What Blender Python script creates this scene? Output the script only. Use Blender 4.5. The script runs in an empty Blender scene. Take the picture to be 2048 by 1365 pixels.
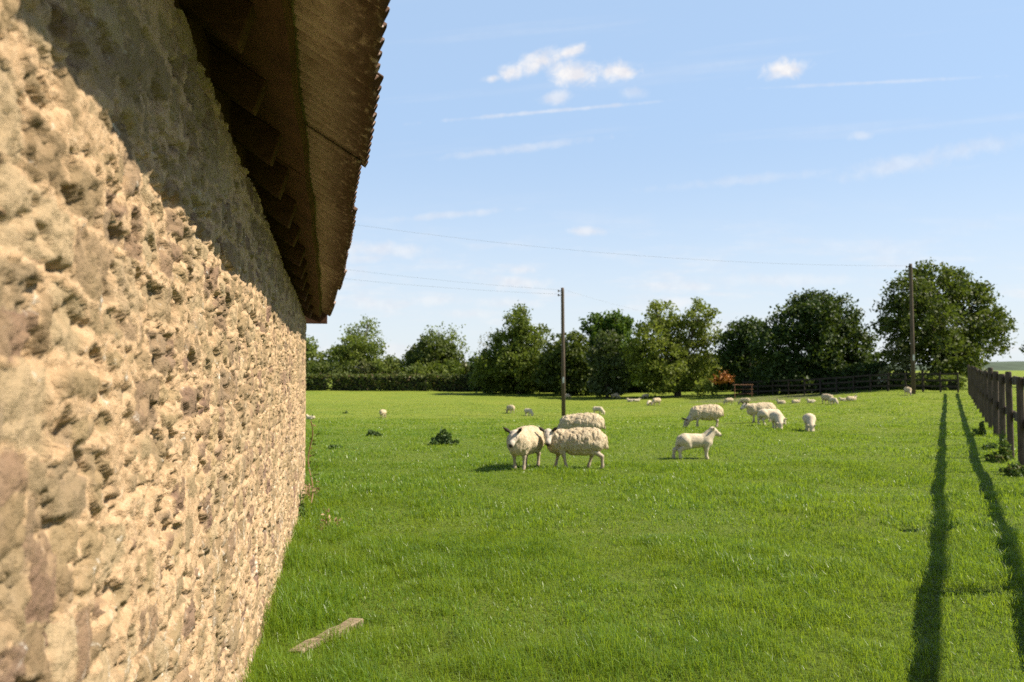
import bpy, math, random
import numpy as np
from mathutils import Vector

# ------------------------------------------------------------------ camera, sky, sun, exposure
scene = bpy.context.scene
COL = scene.collection
F = 1593.0                       # focal length in photo pixels (2048 wide)
EYE = 1.65
PITCH = math.radians(2.0)
SUN_EL = math.radians(46.0)
SUN_AZ = math.radians(91.0)      # clockwise from +Y
SUN_STRENGTH = 5.0
SKY_STRENGTH = 0.050
EXPOSURE = 0.95

cam = bpy.data.cameras.new("camera")
cam.lens, cam.sensor_width = 28.0, 36.0
cam.clip_start, cam.clip_end = 0.05, 5000.0
cam.dof.use_dof = True
cam.dof.focus_distance = 4.0
cam.dof.aperture_fstop = 3.5
camo = bpy.data.objects.new("camera", cam)
COL.objects.link(camo)
camo.location = (0, 0, EYE)
camo.rotation_euler = (math.pi / 2 + PITCH, 0, 0)
scene.camera = camo
scene.view_settings.view_transform = 'Standard'
scene.view_settings.look = 'None'
scene.view_settings.exposure = EXPOSURE
scene.view_settings.gamma = 1.0
scene.view_settings.use_curve_mapping = False
scene.render.engine = 'CYCLES'
scene.cycles.max_bounces = 6
scene.cycles.diffuse_bounces = 3
scene.cycles.transparent_max_bounces = 8
scene.cycles.use_denoising = False

sun = bpy.data.lights.new("sun", 'SUN')
sun.energy = SUN_STRENGTH
sun.angle = math.radians(0.53)
sun.color = (1.0, 0.90, 0.74)
suno = bpy.data.objects.new("sun", sun)
COL.objects.link(suno)
SDIR = Vector((math.cos(SUN_EL) * math.sin(SUN_AZ), math.cos(SUN_EL) * math.cos(SUN_AZ), math.sin(SUN_EL)))
suno.rotation_euler = (-SDIR).to_track_quat('-Z', 'Y').to_euler()
suno.location = (20, 0, 30)


class NT:
    """small node-tree builder"""
    def __init__(self, tree):
        self.t = tree
        tree.nodes.clear()

    def n(self, typ, ins=None, **props):
        nd = self.t.nodes.new(typ)
        for k, v in props.items():
            setattr(nd, k, v)
        for k, v in (ins or {}).items():
            self.set(nd, k, v)
        return nd

    def set(self, nd, k, v):
        sock = nd.inputs[k]
        if isinstance(v, bpy.types.NodeSocket):
            self.t.links.new(v, sock)
        elif hasattr(v, 'outputs'):
            self.t.links.new(v.outputs[0], sock)
        else:
            sock.default_value = v

    def m(self, op, a, b=0.0, c=None, clamp=False):
        nd = self.n('ShaderNodeMath', {0: a, 1: b}, operation=op, use_clamp=clamp)
        if c is not None:
            self.set(nd, 2, c)
        return nd

    def ss(self, x, a, b):       # smoothstep
        return self.n('ShaderNodeMapRange', {'Value': x, 'From Min': a, 'From Max': b, 'To Min': 0.0, 'To Max': 1.0},
                      interpolation_type='SMOOTHSTEP')

    def mix(self, fac, a, b, blend='MIX'):
        nd = self.n('ShaderNodeMix', data_type='RGBA', blend_type=blend)
        self.set(nd, 0, fac)
        for i, v in ((6, a), (7, b)):
            if isinstance(v, (tuple, list)):
                nd.inputs[i].default_value = (*v[:3], 1.0)
            else:
                self.set(nd, i, v)
        return nd.outputs[2]

    def noise(self, scale, detail=4.0, rough=0.55, vec=None, dist=0.0, dims='3D'):
        nd = self.n('ShaderNodeTexNoise', {'Scale': scale, 'Detail': detail, 'Roughness': rough, 'Distortion': dist},
                    noise_dimensions=dims)
        if vec is not None:
            self.set(nd, 'Vector', vec)
        return nd.outputs[0]

    def ramp(self, fac, stops):
        nd = self.n('ShaderNodeValToRGB', {'Fac': fac})
        el = nd.color_ramp.elements
        while len(el) < len(stops):
            el.new(0.5)
        for e, (p, c) in zip(el, stops):
            e.position = p
            e.color = (*c[:3], 1.0)
        return nd.outputs[0]

    def attr(self, name):
        return self.n('ShaderNodeAttribute', attribute_name=name).outputs['Fac']


world = bpy.data.worlds.new("World")
scene.world = world
world.use_nodes = True
w = NT(world.node_tree)
sky = w.n('ShaderNodeTexSky', sky_type='NISHITA', sun_disc=False, sun_elevation=SUN_EL, sun_rotation=SUN_AZ,
          altitude=60.0, air_density=1.0, dust_density=0.5, ozone_density=1.6)
tc = w.n('ShaderNodeTexCoord')
sep = w.n('ShaderNodeSeparateXYZ', {0: tc.outputs['Generated']})
sx, sy, sz = sep.outputs
ysafe = w.m('MAXIMUM', sy, 0.05)
U = w.m('DIVIDE', sx, ysafe)
V = w.m('DIVIDE', sz, ysafe)
uv = w.n('ShaderNodeCombineXYZ', {0: U, 1: V, 2: 0.0})
nz = w.noise(42.0, 7.0, 0.6, uv, 0.3)
nzb = w.noise(9.0, 3.0, 0.5, uv)


def skyuv(px, py):
    x, y = (px - 1024) / F, (682.5 - py) / F
    cy, sy_ = math.cos(PITCH), math.sin(PITCH)
    yy, zz = cy - y * sy_, sy_ + y * cy
    return x / yy, zz / yy


# small fair-weather cumulus: (centre px, radii px, tilt, strength)
PUFFS = [(1075, 124, 40, 20, -0.32, 1.0), (1132, 107, 40, 12, -0.3, .95), (1026, 141, 26, 15, -.35, .9), (986, 157, 18, 7, -.2, .75),
         (1146, 148, 46, 24, 0.05, 1.1), (1236, 143, 36, 20, 0.05, 1.05), (1116, 194, 36, 13, -.15, .55),
         (1268, 186, 26, 12, 0, .3), (1568, 139, 38, 17, -.12, 1.0), (1178, 463, 34, 9, 0, .6), (760, 500, 90, 14, .06, .5),
         (735, 518, 50, 9, 0, .4), (1038, 540, 34, 10, 0, .55), (1030, 566, 62, 14, .03, .6), (740, 608, 50, 11, .03, .5),
         (870, 600, 60, 10, 0, .4), (1020, 606, 60, 10, 0, .4), (1345, 606, 50, 12, 0, .5), (1720, 271, 26, 9, -.1, .35),
         (940, 628, 60, 9, 0, .35), (1800, 330, 110, 18, -.18, .35), (1110, 222, 190, 4, -.09, .42), (1040, 297, 130, 8, -.12, .32),
         (1740, 166, 190, 4, -.05, .30), (900, 430, 110, 7, -.09, .35), (1930, 300, 110, 16, -.2, .3), (1500, 360, 150, 9, -.1, .22), (1560, 560, 150, 12, 0, .3)]
cl = None
for (px, py, rx, ry, ang, st) in PUFFS:
    u0, v0 = skyuv(px, py)
    du, dv = w.m('SUBTRACT', U, u0), w.m('SUBTRACT', V, v0)
    c, s_ = math.cos(-ang), math.sin(-ang)
    a = w.m('ADD', w.m('MULTIPLY', du, c * F / (rx * 1.25)), w.m('MULTIPLY', dv, s_ * F / (rx * 1.25)))
    b = w.m('ADD', w.m('MULTIPLY', du, -s_ * F / (ry * 1.25)), w.m('MULTIPLY', dv, c * F / (ry * 1.25)))
    d = w.m('SQRT', w.m('ADD', w.m('MULTIPLY', a, a), w.m('MULTIPLY', b, b)))
    f = w.m('SUBTRACT', w.m('ADD', 1.0, w.m('MULTIPLY', w.m('SUBTRACT', nz, 0.5), 2.0)), d)
    f = w.m('MULTIPLY', w.ss(f, -0.25, 1.0), st)
    cl = f if cl is None else w.m('MAXIMUM', cl, f)
# thin high streaks, tilted a little, and pale banks low down
rot = w.n('ShaderNodeVectorRotate', {'Vector': uv, 'Angle': -0.10}, rotation_type='Z_AXIS')
st1 = w.n('ShaderNodeVectorMath', {0: rot, 1: (1.5, 22.0, 1.0)}, operation='MULTIPLY')
n1 = w.noise(1.0, 4.0, 0.55, st1)
st2 = w.n('ShaderNodeVectorMath', {0: uv, 1: (7.0, 30.0, 1.0)}, operation='MULTIPLY')
n2 = w.noise(1.0, 5.0, 0.6, st2)
streak = w.m('MULTIPLY', w.ss(n1, 0.55, 0.80), 0.24)
lowm = w.m('SUBTRACT', 1.0, w.ss(V, 0.06, 0.24))
low = w.m('MULTIPLY', w.m('MULTIPLY', w.ss(n2, 0.46, 0.70), lowm), 0.55)
cl = w.m('MAXIMUM', cl, w.m('MAXIMUM', streak, low))
cl = w.m('MINIMUM', w.m('MULTIPLY', cl, w.ss(sy, 0.05, 0.25)), 0.93)
# pale summer haze, thick towards the horizon and gone overhead
hz = w.m('MULTIPLY', w.m('ADD', 0.52, w.m('MULTIPLY', w.m('SUBTRACT', 1.0, w.ss(sz, 0.0, 0.28)), 0.28)), w.m('SUBTRACT', 1.0, w.ss(sz, 0.42, 0.62)))
hcol = w.mix(w.ss(sz, 0.0, 0.32), (9.0, 9.9, 10.7), (7.4, 10.3, 14.4))
skyc = w.mix(hz, sky.outputs[0], hcol)
nzs = w.noise(40.0, 4.0, 0.6, uv)
WHITE = w.mix(w.ss(nzs, 0.35, 0.65), (8.7, 8.6, 9.0), (10.4, 10.1, 9.9))
colr = w.mix(cl, skyc, WHITE)
bg = w.n('ShaderNodeBackground', {'Color': colr, 'Strength': SKY_STRENGTH})
w.n('ShaderNodeOutputWorld', {'Surface': bg})

# ------------------------------------------------------------------ helpers
rng = np.random.default_rng(7)
random.seed(7)


def sstep(a, b, x):
    t = np.clip((np.asarray(x, float) - a) / (b - a), 0, 1)
    return t * t * (3 - 2 * t)


def hsh(ix, iy, iz, seed):
    h = (ix.astype(np.int64) * 374761393 + iy.astype(np.int64) * 668265263 + iz.astype(np.int64) * 2147483647 + seed * 974711) & 0xFFFFFFFF
    h = ((h ^ (h >> 13)) * 1274126177) & 0xFFFFFFFF
    h = ((h ^ (h >> 16)) * 2246822519) & 0xFFFFFFFF
    h = h ^ (h >> 15)
    return (h & 0xFFFFFF).astype(np.float64) / 0x1000000


def vnoise(x, y, z=None, seed=0):
    x = np.asarray(x, float); y = np.asarray(y, float)
    ix, iy = np.floor(x), np.floor(y)
    fx, fy = x - ix, y - iy
    fx = fx * fx * (3 - 2 * fx); fy = fy * fy * (3 - 2 * fy)
    if z is None:
        zz = np.zeros_like(ix)
        g = lambda a, b: hsh(ix + a, iy + b, zz, seed)
        return (g(0, 0) * (1 - fx) + g(1, 0) * fx) * (1 - fy) + (g(0, 1) * (1 - fx) + g(1, 1) * fx) * fy
    z = np.asarray(z, float)
    iz = np.floor(z); fz = z - iz; fz = fz * fz * (3 - 2 * fz)
    g = lambda a, b, c: hsh(ix + a, iy + b, iz + c, seed)
    lo = (g(0, 0, 0) * (1 - fx) + g(1, 0, 0) * fx) * (1 - fy) + (g(0, 1, 0) * (1 - fx) + g(1, 1, 0) * fx) * fy
    hi = (g(0, 0, 1) * (1 - fx) + g(1, 0, 1) * fx) * (1 - fy) + (g(0, 1, 1) * (1 - fx) + g(1, 1, 1) * fx) * fy
    return lo * (1 - fz) + hi * fz


def fbm(x, y, z=None, seed=0, oct=4, gain=0.5):
    s = 0; a = 1; tot = 0
    for o in range(oct):
        k = 2.03 ** o
        s = s + a * vnoise(x * k, y * k, None if z is None else z * k, seed + o * 17)
        tot += a; a *= gain
    return s / tot


def worley(x, y, seed, jit=0.85):
    ix, iy = np.floor(x), np.floor(y)
    f1 = np.full(x.shape, 9.0); f2 = np.full(x.shape, 9.0)
    cid = np.zeros(x.shape); dx1 = np.zeros(x.shape); dy1 = np.zeros(x.shape)
    zz = np.zeros_like(ix)
    for a in (-1, 0, 1):
        for b in (-1, 0, 1):
            cx, cy = ix + a, iy + b
            px = cx + 0.5 + (hsh(cx, cy, zz, seed) - .5) * jit
            py = cy + 0.5 + (hsh(cx, cy, zz, seed + 5) - .5) * jit
            dx, dy = x - px, y - py
            d = np.sqrt(dx * dx + dy * dy)
            new = d < f1
            f2 = np.where(new, f1, np.minimum(f2, d))
            f1 = np.where(new, d, f1)
            cid = np.where(new, hsh(cx, cy, zz, seed + 11), cid)
            dx1 = np.where(new, dx, dx1); dy1 = np.where(new, dy, dy1)
    return f1, f2, cid, dx1, dy1


def make_mesh(name, verts, quads=None, tris=None, mats=(), smooth=True, attrs=None):
    me = bpy.data.meshes.new(name)
    verts = np.asarray(verts, np.float32).reshape(-1, 3)
    nq = 0 if quads is None else len(quads)
    nt = 0 if tris is None else len(tris)
    me.vertices.add(len(verts))
    me.vertices.foreach_set('co', verts.ravel())
    loops = []
    if nq: loops.append(np.asarray(quads, np.int32).ravel())
    if nt: loops.append(np.asarray(tris, np.int32).ravel())
    loops = np.concatenate(loops)
    me.loops.add(len(loops))
    me.loops.foreach_set('vertex_index', loops)
    me.polygons.add(nq + nt)
    starts = np.concatenate([np.arange(nq) * 4, nq * 4 + np.arange(nt) * 3]).astype(np.int32)
    me.polygons.foreach_set('loop_start', starts)
    me.update(calc_edges=True)
    me.polygons.foreach_set('use_smooth', np.full(nq + nt, smooth, dtype=bool))
    for k, v in (attrs or {}).items():
        at_ = me.attributes.new(k, 'FLOAT', 'POINT')
        at_.data.foreach_set('value', np.asarray(v, np.float32).ravel())
    for m in mats:
        me.materials.append(m)
    me.validate()
    return me


def link(name, me, parent=None):
    o = bpy.data.objects.new(name, me)
    COL.objects.link(o)
    if parent is not None:
        o.parent = parent
    return o


def tag(o, label=None, cat=None, group=None, kind=None):
    if label: o['label'] = label
    if cat: o['category'] = cat
    if group: o['group'] = group
    if kind: o['kind'] = kind
    return o


def empty(name, loc=(0, 0, 0)):
    o = bpy.data.objects.new(name, None)
    o.empty_display_size = 0.2
    COL.objects.link(o)
    o.location = loc
    return o


class MB:
    """collects boxes and tubes; world coordinates; built as ONE mesh"""
    def __init__(self):
        self.v, self.f, self.rnd = [], [], []

    def add(self, verts, faces):
        b = len(self.v)
        self.v += [tuple(p) for p in verts]
        self.f += [tuple(i + b for i in f) for f in faces]

    def box(self, c, ax, ay, az):
        """centre and three half-axis vectors"""
        c, ax, ay, az = Vector(c), Vector(ax), Vector(ay), Vector(az)
        vs = [c + ax * i + ay * j + az * k for i in (-1, 1) for j in (-1, 1) for k in (-1, 1)]
        self.add(vs, [(0, 1, 3, 2), (4, 6, 7, 5), (0, 4, 5, 1), (2, 3, 7, 6), (0, 2, 6, 4), (1, 5, 7, 3)])

    def tube(self, pts, rads, n=8, cap=True):
        pts = [Vector(p) for p in pts]
        rings = []
        for i, p in enumerate(pts):
            t = (pts[min(i + 1, len(pts) - 1)] - pts[max(i - 1, 0)]).normalized()
            ref = Vector((0, 0, 1)) if abs(t.z) < 0.9 else Vector((1, 0, 0))
            u = t.cross(ref).normalized(); v = t.cross(u)
            r = rads[i] if hasattr(rads, '__len__') else rads
            rings.append([p + (u * math.cos(2 * math.pi * k / n) + v * math.sin(2 * math.pi * k / n)) * r for k in range(n)])
        vs = [q for r in rings for q in r]
        fs = [(i * n + k, i * n + (k + 1) % n, (i + 1) * n + (k + 1) % n, (i + 1) * n + k) for i in range(len(pts) - 1) for k in range(n)]
        if cap:
            fs += [tuple(range(n)), tuple((len(pts) - 1) * n + k for k in reversed(range(n)))]
        self.add(vs, fs)

    def build(self, name, mat, parent=None, origin=None, smooth=False, bevel=0.0):
        o_ = Vector(origin) if origin is not None else Vector((0, 0, 0))
        me = bpy.data.meshes.new(name)
        me.from_pydata([tuple(Vector(p) - o_) for p in self.v], [], self.f)
        import bmesh
        bm = bmesh.new(); bm.from_mesh(me)
        if bevel > 0:
            bmesh.ops.bevel(bm, geom=bm.edges[:], offset=bevel, segments=1, affect='EDGES')
        bmesh.ops.recalc_face_normals(bm, faces=bm.faces[:])
        bm.to_mesh(me); bm.free()
        for p in me.polygons: p.use_smooth = smooth
        me.materials.append(mat)
        ob = link(name, me, parent)
        if parent is None: ob.location = o_
        return ob


# pixel of the photo -> point in the world
def ray(px, py):
    x, y = (px - 1024) / F, (682.5 - py) / F
    c, s_ = math.cos(PITCH), math.sin(PITCH)
    return Vector((x, c - y * s_, s_ + y * c))


def at(px, py, Y):
    d = ray(px, py)
    return Vector((0, 0, EYE)) + d * (Y / d.y)


def gh(x, y):
    """height of the pasture"""
    x = np.asarray(x, float); y = np.asarray(y, float)
    t = x / np.maximum(np.abs(y), 6.0)
    h = -0.95 * sstep(16, 46, y) * (1 - sstep(0.08, 0.50, t)) + 0.26 * sstep(0.36, 0.50, t) * sstep(22, 46, y)
    h = h + 0.22 * sstep(58, 88, y) * (1 - sstep(0.1, .4, t))
    h = h + 0.05 * (vnoise(x * .35 + 3, y * .35, seed=3) - .5) * sstep(2, 9, y) + 0.035 * (vnoise(x * 1.3, y * 1.3, seed=4) - .5)
    return h


def ghf(x, y):
    return float(gh(np.array([x]), np.array([y]))[0])


def hit(px, py):
    """where the photo's pixel meets the pasture"""
    d = ray(px, py)
    Y = np.concatenate([np.arange(3, 30, .02), np.arange(30, 130, .05)])
    x = d.x / d.y * Y; z = EYE + d.z / d.y * Y
    below = np.nonzero(z < gh(x, Y))[0]
    i = below[0] if len(below) else len(Y) - 1
    return Vector((x[i], Y[i], ghf(x[i], Y[i])))


def material(name):
    m = bpy.data.materials.new(name)
    m.use_nodes = True
    return m, NT(m.node_tree)


def finish(t, col, rough=0.8, bump=None, bstr=0.3, bdist=0.01, spec=0.3, trans=None):
    p = t.n('ShaderNodeBsdfPrincipled', {'Base Color': col, 'Roughness': rough, 'Specular IOR Level': spec})
    if bump is not None:
        b = t.n('ShaderNodeBump', {'Height': bump, 'Strength': bstr, 'Distance': bdist})
        t.set(p, 'Normal', b)
    if trans is not None:
        tr = t.n('ShaderNodeBsdfTranslucent', {'Color': trans[1]})
        ms = t.n('ShaderNodeMixShader', {0: trans[0], 1: p, 2: tr})
        t.n('ShaderNodeOutputMaterial', {'Surface': ms})
    else:
        t.n('ShaderNodeOutputMaterial', {'Surface': p})


def obj_coord(t):
    return t.n('ShaderNodeTexCoord').outputs['Object']


def geo_pos(t):
    return t.n('ShaderNodeNewGeometry').outputs['Position']


# ------------------------------------------------------------------ materials
def mat_wall():
    m, t = material('rubble_stone')
    p = geo_pos(t)
    rnd, st = t.attr('rnd'), t.attr('stone')
    stone = t.ramp(rnd, [(0.0, (.31, .225, .125)), (.2, (.22, .155, .092)), (.4, (.36, .262, .148)), (.55, (.25, .185, .118)), (.66, (.19, .118, .088)),
                         (.8, (.27, .182, .115)), (.92, (.40, .30, .185))])
    big = t.noise(3.0, 4, .6, p)
    stone = t.mix(t.m('MULTIPLY', t.ss(big, .4, .7), .6), stone, (.28, .21, .12))
    mort = t.ramp(t.noise(38.0, 4, .7, p), [(.3, (.37, .25, .145)), (.5, (.47, .325, .195)), (.72, (.56, .41, .265))])
    col = t.mix(st, mort, stone)
    col = t.mix(t.m('MULTIPLY', t.ss(t.noise(55.0, 5, .7, p), .50, .78), .40), col, (.26, .19, .105))
    lich = t.m('MULTIPLY', t.ss(t.noise(17.0, 6, .7, p, .6), .62, .70), .75)
    col = t.mix(lich, col, (.66, .62, .55))
    rust = t.m('MULTIPLY', t.ss(t.noise(6.0, 5, .65, p, 1.0), .62, .76), .35)
    col = t.mix(rust, col, (.34, .20, .115))
    sv = t.n('ShaderNodeVectorMath', {0: p, 1: (9.0, 9.0, 2.6)}, operation='MULTIPLY')
    lowz = t.m('SUBTRACT', 1.0, t.ss(t.n('ShaderNodeSeparateXYZ', {0: p}).outputs[2], .5, 1.5))
    lime = t.m('MULTIPLY', t.m('MULTIPLY', t.ss(t.noise(1.6, 6, .68, sv, .8), .55, .68), lowz), .75)
    col = t.mix(lime, col, (.68, .60, .50))
    brown = t.m('MULTIPLY', t.ss(t.noise(1.1, 5, .65, sv, .5), .56, .70), .55)
    col = t.mix(brown, col, (.29, .21, .145))
    h = t.m('ADD', t.noise(70.0, 6, .65, p), t.m('MULTIPLY', t.noise(240.0, 4, .6, p), .5))
    finish(t, col, .95, h, .85, .011, .1)
    return m


def mat_wood(name, c0, c1, scale=1.0, along=(1, 14, 14), bs=.4):
    m, t = material(name)
    v = t.n('ShaderNodeVectorMath', {0: obj_coord(t), 1: along}, operation='MULTIPLY')
    g = t.noise(3.0 * scale, 6, .65, v)
    col = t.mix(t.ss(g, .3, .7), c0, c1)
    b = t.noise(2.2, 4, .6, obj_coord(t))
    col = t.mix(t.m('MULTIPLY', t.ss(b, .5, .72), .55), col, tuple(c * .45 for c in c0))
    finish(t, col, .85, g, bs, .01, .2)
    return m


def mat_sheet():
    m, t = material('weathered_corrugated_sheet')
    p = geo_pos(t)
    rnd = t.n('ShaderNodeObjectInfo').outputs['Random']
    base = t.ramp(rnd, [(0, (.54, .415, .36)), (.35, (.41, .32, .275)), (.6, (.62, .485, .42)), (1, (.35, .27, .23))])
    n = t.noise(7.0, 6, .7, p)
    col = t.mix(t.m('MULTIPLY', t.ss(n, .42, .72), .7), base, (.24, .16, .11))
    sp = t.noise(60.0, 4, .7, p)
    col = t.mix(t.m('MULTIPLY', t.ss(sp, .55, .7), .6), col, (.12, .085, .06))
    col = t.mix(t.m('MULTIPLY', t.attr('rust'), t.ss(t.noise(30.0, 4, .6, p), .25, .5)), col, (.075, .042, .026))
    finish(t, col, .9, t.noise(90.0, 4, .6, p), .25, .004, .15)
    return m


def mat_simple(name, c, rough=.6, metal=0.0, var=.3, scale=12.0):
    m, t = material(name)
    n = t.noise(scale, 5, .6, geo_pos(t))
    col = t.mix(t.ss(n, .3, .75), c, tuple(x * (1 - var) for x in c))
    finish(t, col, rough, n, .15, .01, .3)
    return m


def mat_ground():
    m, t = material('pasture')
    p = geo_pos(t)
    a = t.noise(.35, 5, .6, p); b = t.noise(2.6, 5, .65, p); c = t.noise(22.0, 5, .7, p)
    col = t.mix(t.ss(a, .35, .68), (.160, .215, .022), (.205, .240, .030))
    col = t.mix(t.m('MULTIPLY', t.ss(b, .48, .72), .35), col, (.12, .185, .018))
    col = t.mix(t.m('MULTIPLY', t.ss(c, .4, .75), .4), col, (.09, .14, .016))
    # under the blades the soil and thatch of the sward
    dist = t.n('ShaderNodeVectorMath', {0: p}, operation='LENGTH').outputs['Value']
    near = t.m('SUBTRACT', 1.0, t.ss(dist, 14.0, 38.0))
    col = t.mix(t.m('MULTIPLY', near, .55), col, (.085, .135, .016))
    # bare trodden earth under the trees
    sp = t.n('ShaderNodeSeparateXYZ', {0: p})
    dx = t.m('DIVIDE', t.m('SUBTRACT', sp.outputs[0], 18.5), 6.5)
    dy = t.m('DIVIDE', t.m('SUBTRACT', sp.outputs[1], 55.5), 5.5)
    r = t.m('ADD', t.m('SQRT', t.m('ADD', t.m('MULTIPLY', dx, dx), t.m('MULTIPLY', dy, dy))), t.m('MULTIPLY', b, .6))
    bare = t.m('SUBTRACT', 1.0, t.ss(r, 1.0, 1.4))
    col = t.mix(t.m('MULTIPLY', bare, .6), col, (.13, .115, .085))
    h = t.m('ADD', t.noise(16.0, 6, .75, p), t.m('MULTIPLY', t.noise(4.0, 4, .6, p), .8))
    finish(t, col, .9, h, .9, .08, .15)
    return m


def mat_blade():
    m, t = material('grass_blade')
    p = geo_pos(t)
    r = t.attr('rnd')
    col = t.ramp(r, [(0, (.060, .140, .010)), (.45, (.132, .240, .018)), (.8, (.215, .305, .030)), (.95, (.28, .30, .06)), (1, (.40, .36, .17))])
    a = t.noise(.8, 4, .6, p)
    col = t.mix(t.m('MULTIPLY', t.ss(a, .42, .68), .5), col, (.22, .285, .022))
    b = t.noise(1.9, 4, .6, p)
    col = t.mix(t.m('MULTIPLY', t.ss(b, .53, .68), .6), col, (.070, .145, .014))
    finish(t, col, .38, None, spec=.46, trans=(.50, t.mix(.5, col, (.39, .51, .02))))
    return m


def mat_leaf(name, c0, c1, c2=None, trans=.32, tint=(.16, .22, .015)):
    m, t = material(name)
    r = t.attr('rnd')
    stops = [(0, c0), (.85, c1)] + ([(.93, c2)] if c2 else [])
    col = t.ramp(r, stops)
    finish(t, col, .55, None, spec=.3, trans=(trans, t.mix(.4, col, tint)))
    return m


def mat_fleece():
    m, t = material('fleece')
    p = obj_coord(t)
    n = t.noise(16.0, 5, .65, p)
    col = t.mix(t.ss(n, .35, .7), (.60, .50, .35), (.47, .37, .235))
    dirt = t.m('MULTIPLY', t.ss(t.noise(5.0, 4, .6, p), .55, .75), .5)
    col = t.mix(dirt, col, (.36, .26, .16))
    h = t.m('ADD', t.noise(34.0, 5, .7, p), t.noise(90.0, 3, .6, p))
    finish(t, col, .95, h, .8, .02, .05)
    return m


def mat_sheepskin():
    m, t = material('sheep_face_and_legs')
    p = obj_coord(t)
    dark = t.attr('dark')
    n = t.noise(22.0, 4, .6, p)
    base = t.mix(t.ss(n, .35, .7), (.58, .51, .42), (.44, .36, .27))
    zz = t.n('ShaderNodeSeparateXYZ', {0: p}).outputs[2]
    base = t.mix(t.m('MULTIPLY', t.m('SUBTRACT', 1.0, t.ss(zz, .22, .36)), .7), base, (.34, .255, .175))
    col = t.mix(dark, base, (.045, .033, .026))
    finish(t, col, .8, t.noise(70.0, 4, .6, p), .4, .01, .2)
    return m


M_WALL = mat_wall()
M_SHEET = mat_sheet()
M_RAFTER = mat_wood('old_rafter', (.070, .034, .022), (.11, .056, .035))
M_BOARD = mat_wood('eaves_plank', (.10, .054, .033), (.145, .08, .048), along=(2, 2, 9))
M_POST = mat_wood('weathered_fence', (.070, .050, .036), (.115, .088, .066), along=(14, 14, 1.5))
M_POLE = mat_wood('creosoted_pole', (.075, .055, .042), (.125, .095, .072), along=(10, 10, .6))
M_TIMBER = mat_wood('old_timber', (.17, .13, .085), (.30, .235, .155), along=(2, 20, 20))
M_BARK = mat_wood('bark', (.055, .045, .034), (.10, .08, .06), along=(6, 6, 1.5))
M_METAL = mat_simple('galvanised_flashing', (.62, .62, .60), .45)
M_RUST = mat_simple('rusty_steel', (.24, .12, .065), .8)
M_WIRE = mat_simple('overhead_wire', (.26, .26, .27), .6)
M_CERAMIC = mat_simple('insulator_glaze', (.12, .09, .07), .3)
M_GROUND = mat_ground()
M_BLADE = mat_blade()
M_FLEECE = mat_fleece()
M_SKIN = mat_sheepskin()
M_HILL = mat_simple('distant_wooded_hill', (.06, .09, .05), .9, var=.5, scale=.02)
L_OAK = mat_leaf('oak_leaf', (.034, .058, .010), (.100, .126, .020), trans=.36)
L_DARK = mat_leaf('dark_leaf', (.020, .042, .009), (.050, .085, .014), trans=.28)
L_MID = mat_leaf('mid_leaf', (.062, .100, .013), (.155, .188, .028), trans=.44)
L_LIGHT = mat_leaf('willow_leaf', (.115, .155, .018), (.225, .255, .040), trans=.46)
L_ASH = mat_leaf('ash_leaf', (.10, .145, .028), (.21, .245, .055), trans=.48)
L_VIVID = mat_leaf('vivid_leaf', (.032, .078, .008), (.080, .145, .014), trans=.4)
L_MAY = mat_leaf('hawthorn_leaf', (.040, .065, .014), (.085, .105, .03), (.52, .47, .38))
L_MAYW = mat_leaf('hawthorn_blossom', (.06, .085, .02), (.15, .15, .06), (.62, .58, .5))
L_COPPER = mat_leaf('copper_leaf', (.30, .115, .03), (.42, .19, .05), trans=.2, tint=(.4, .1, .02))
L_TWIG = mat_leaf('twiggy_leaf', (.13, .12, .07), (.22, .21, .11))
L_HEDGE = mat_leaf('hedge_leaf', (.042, .068, .012), (.11, .13, .02), (.15, .10, .05), trans=.25)
L_WEED = mat_leaf('thistle_leaf', (.040, .080, .024), (.095, .15, .040), trans=.3)
L_NETTLE = mat_leaf('nettle_leaf', (.055, .105, .018), (.125, .185, .035), (.24, .16, .07))
L_DRY = mat_leaf('dry_stalk', (.26, .17, .09), (.38, .27, .15), trans=.15, tint=(.3, .2, .1))
M_CORE = mat_simple('hedge_light_block', (.018, .020, .010), .95, var=.5, scale=6)  # near-black filler for the cores added inside hedges to block light

# ------------------------------------------------------------------ the pasture and far land
gx = np.unique(np.concatenate([np.arange(-70, 75, 1.0), np.arange(-12, 12, .25), [-1500, -900, -500, -300, -180, -110, 110, 180, 300, 500, 900, 1500]]))
gy = np.unique(np.concatenate([np.arange(-20, 130, 1.0), np.arange(2, 24, .25), [-600, -200, -80, -40, 150, 190, 260, 400, 700, 1100, 1800]]))
GX, GY = np.meshgrid(gx, gy)
GZ = gh(GX, GY)
GZ = np.where((np.abs(GX) > 75) | (GY > 130) | (GY < -20), np.minimum(GZ, -.4), GZ)
nx, ny = len(gx), len(gy)
idx = np.arange(nx * ny).reshape(ny, nx)
Q = np.stack([idx[:-1, :-1], idx[:-1, 1:], idx[1:, 1:], idx[1:, :-1]], -1).reshape(-1, 4)
tag(link('field', make_mesh('field', np.stack([GX, GY, GZ], -1), Q, mats=[M_GROUND])), kind='structure')

hx = np.linspace(-1400, 1600, 160); hy = np.array([900, 960, 1040, 1150, 1300])
HX, HY = np.meshgrid(hx, hy)
prof = np.array([0, .75, 1.0, .9, .6])[:, None]
HZ = -3 + prof * (7 + 7 * fbm(HX * .004, HY * .003, seed=31) + 5 * vnoise(HX * .03, HY * .02, seed=33))
idx = np.arange(HX.size).reshape(HX.shape)
Q = np.stack([idx[:-1, :-1], idx[:-1, 1:], idx[1:, 1:], idx[1:, :-1]], -1).reshape(-1, 4)
tag(link('hills', make_mesh('hills', np.stack([HX, HY, HZ], -1), Q, mats=[M_HILL])), kind='structure')

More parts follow.
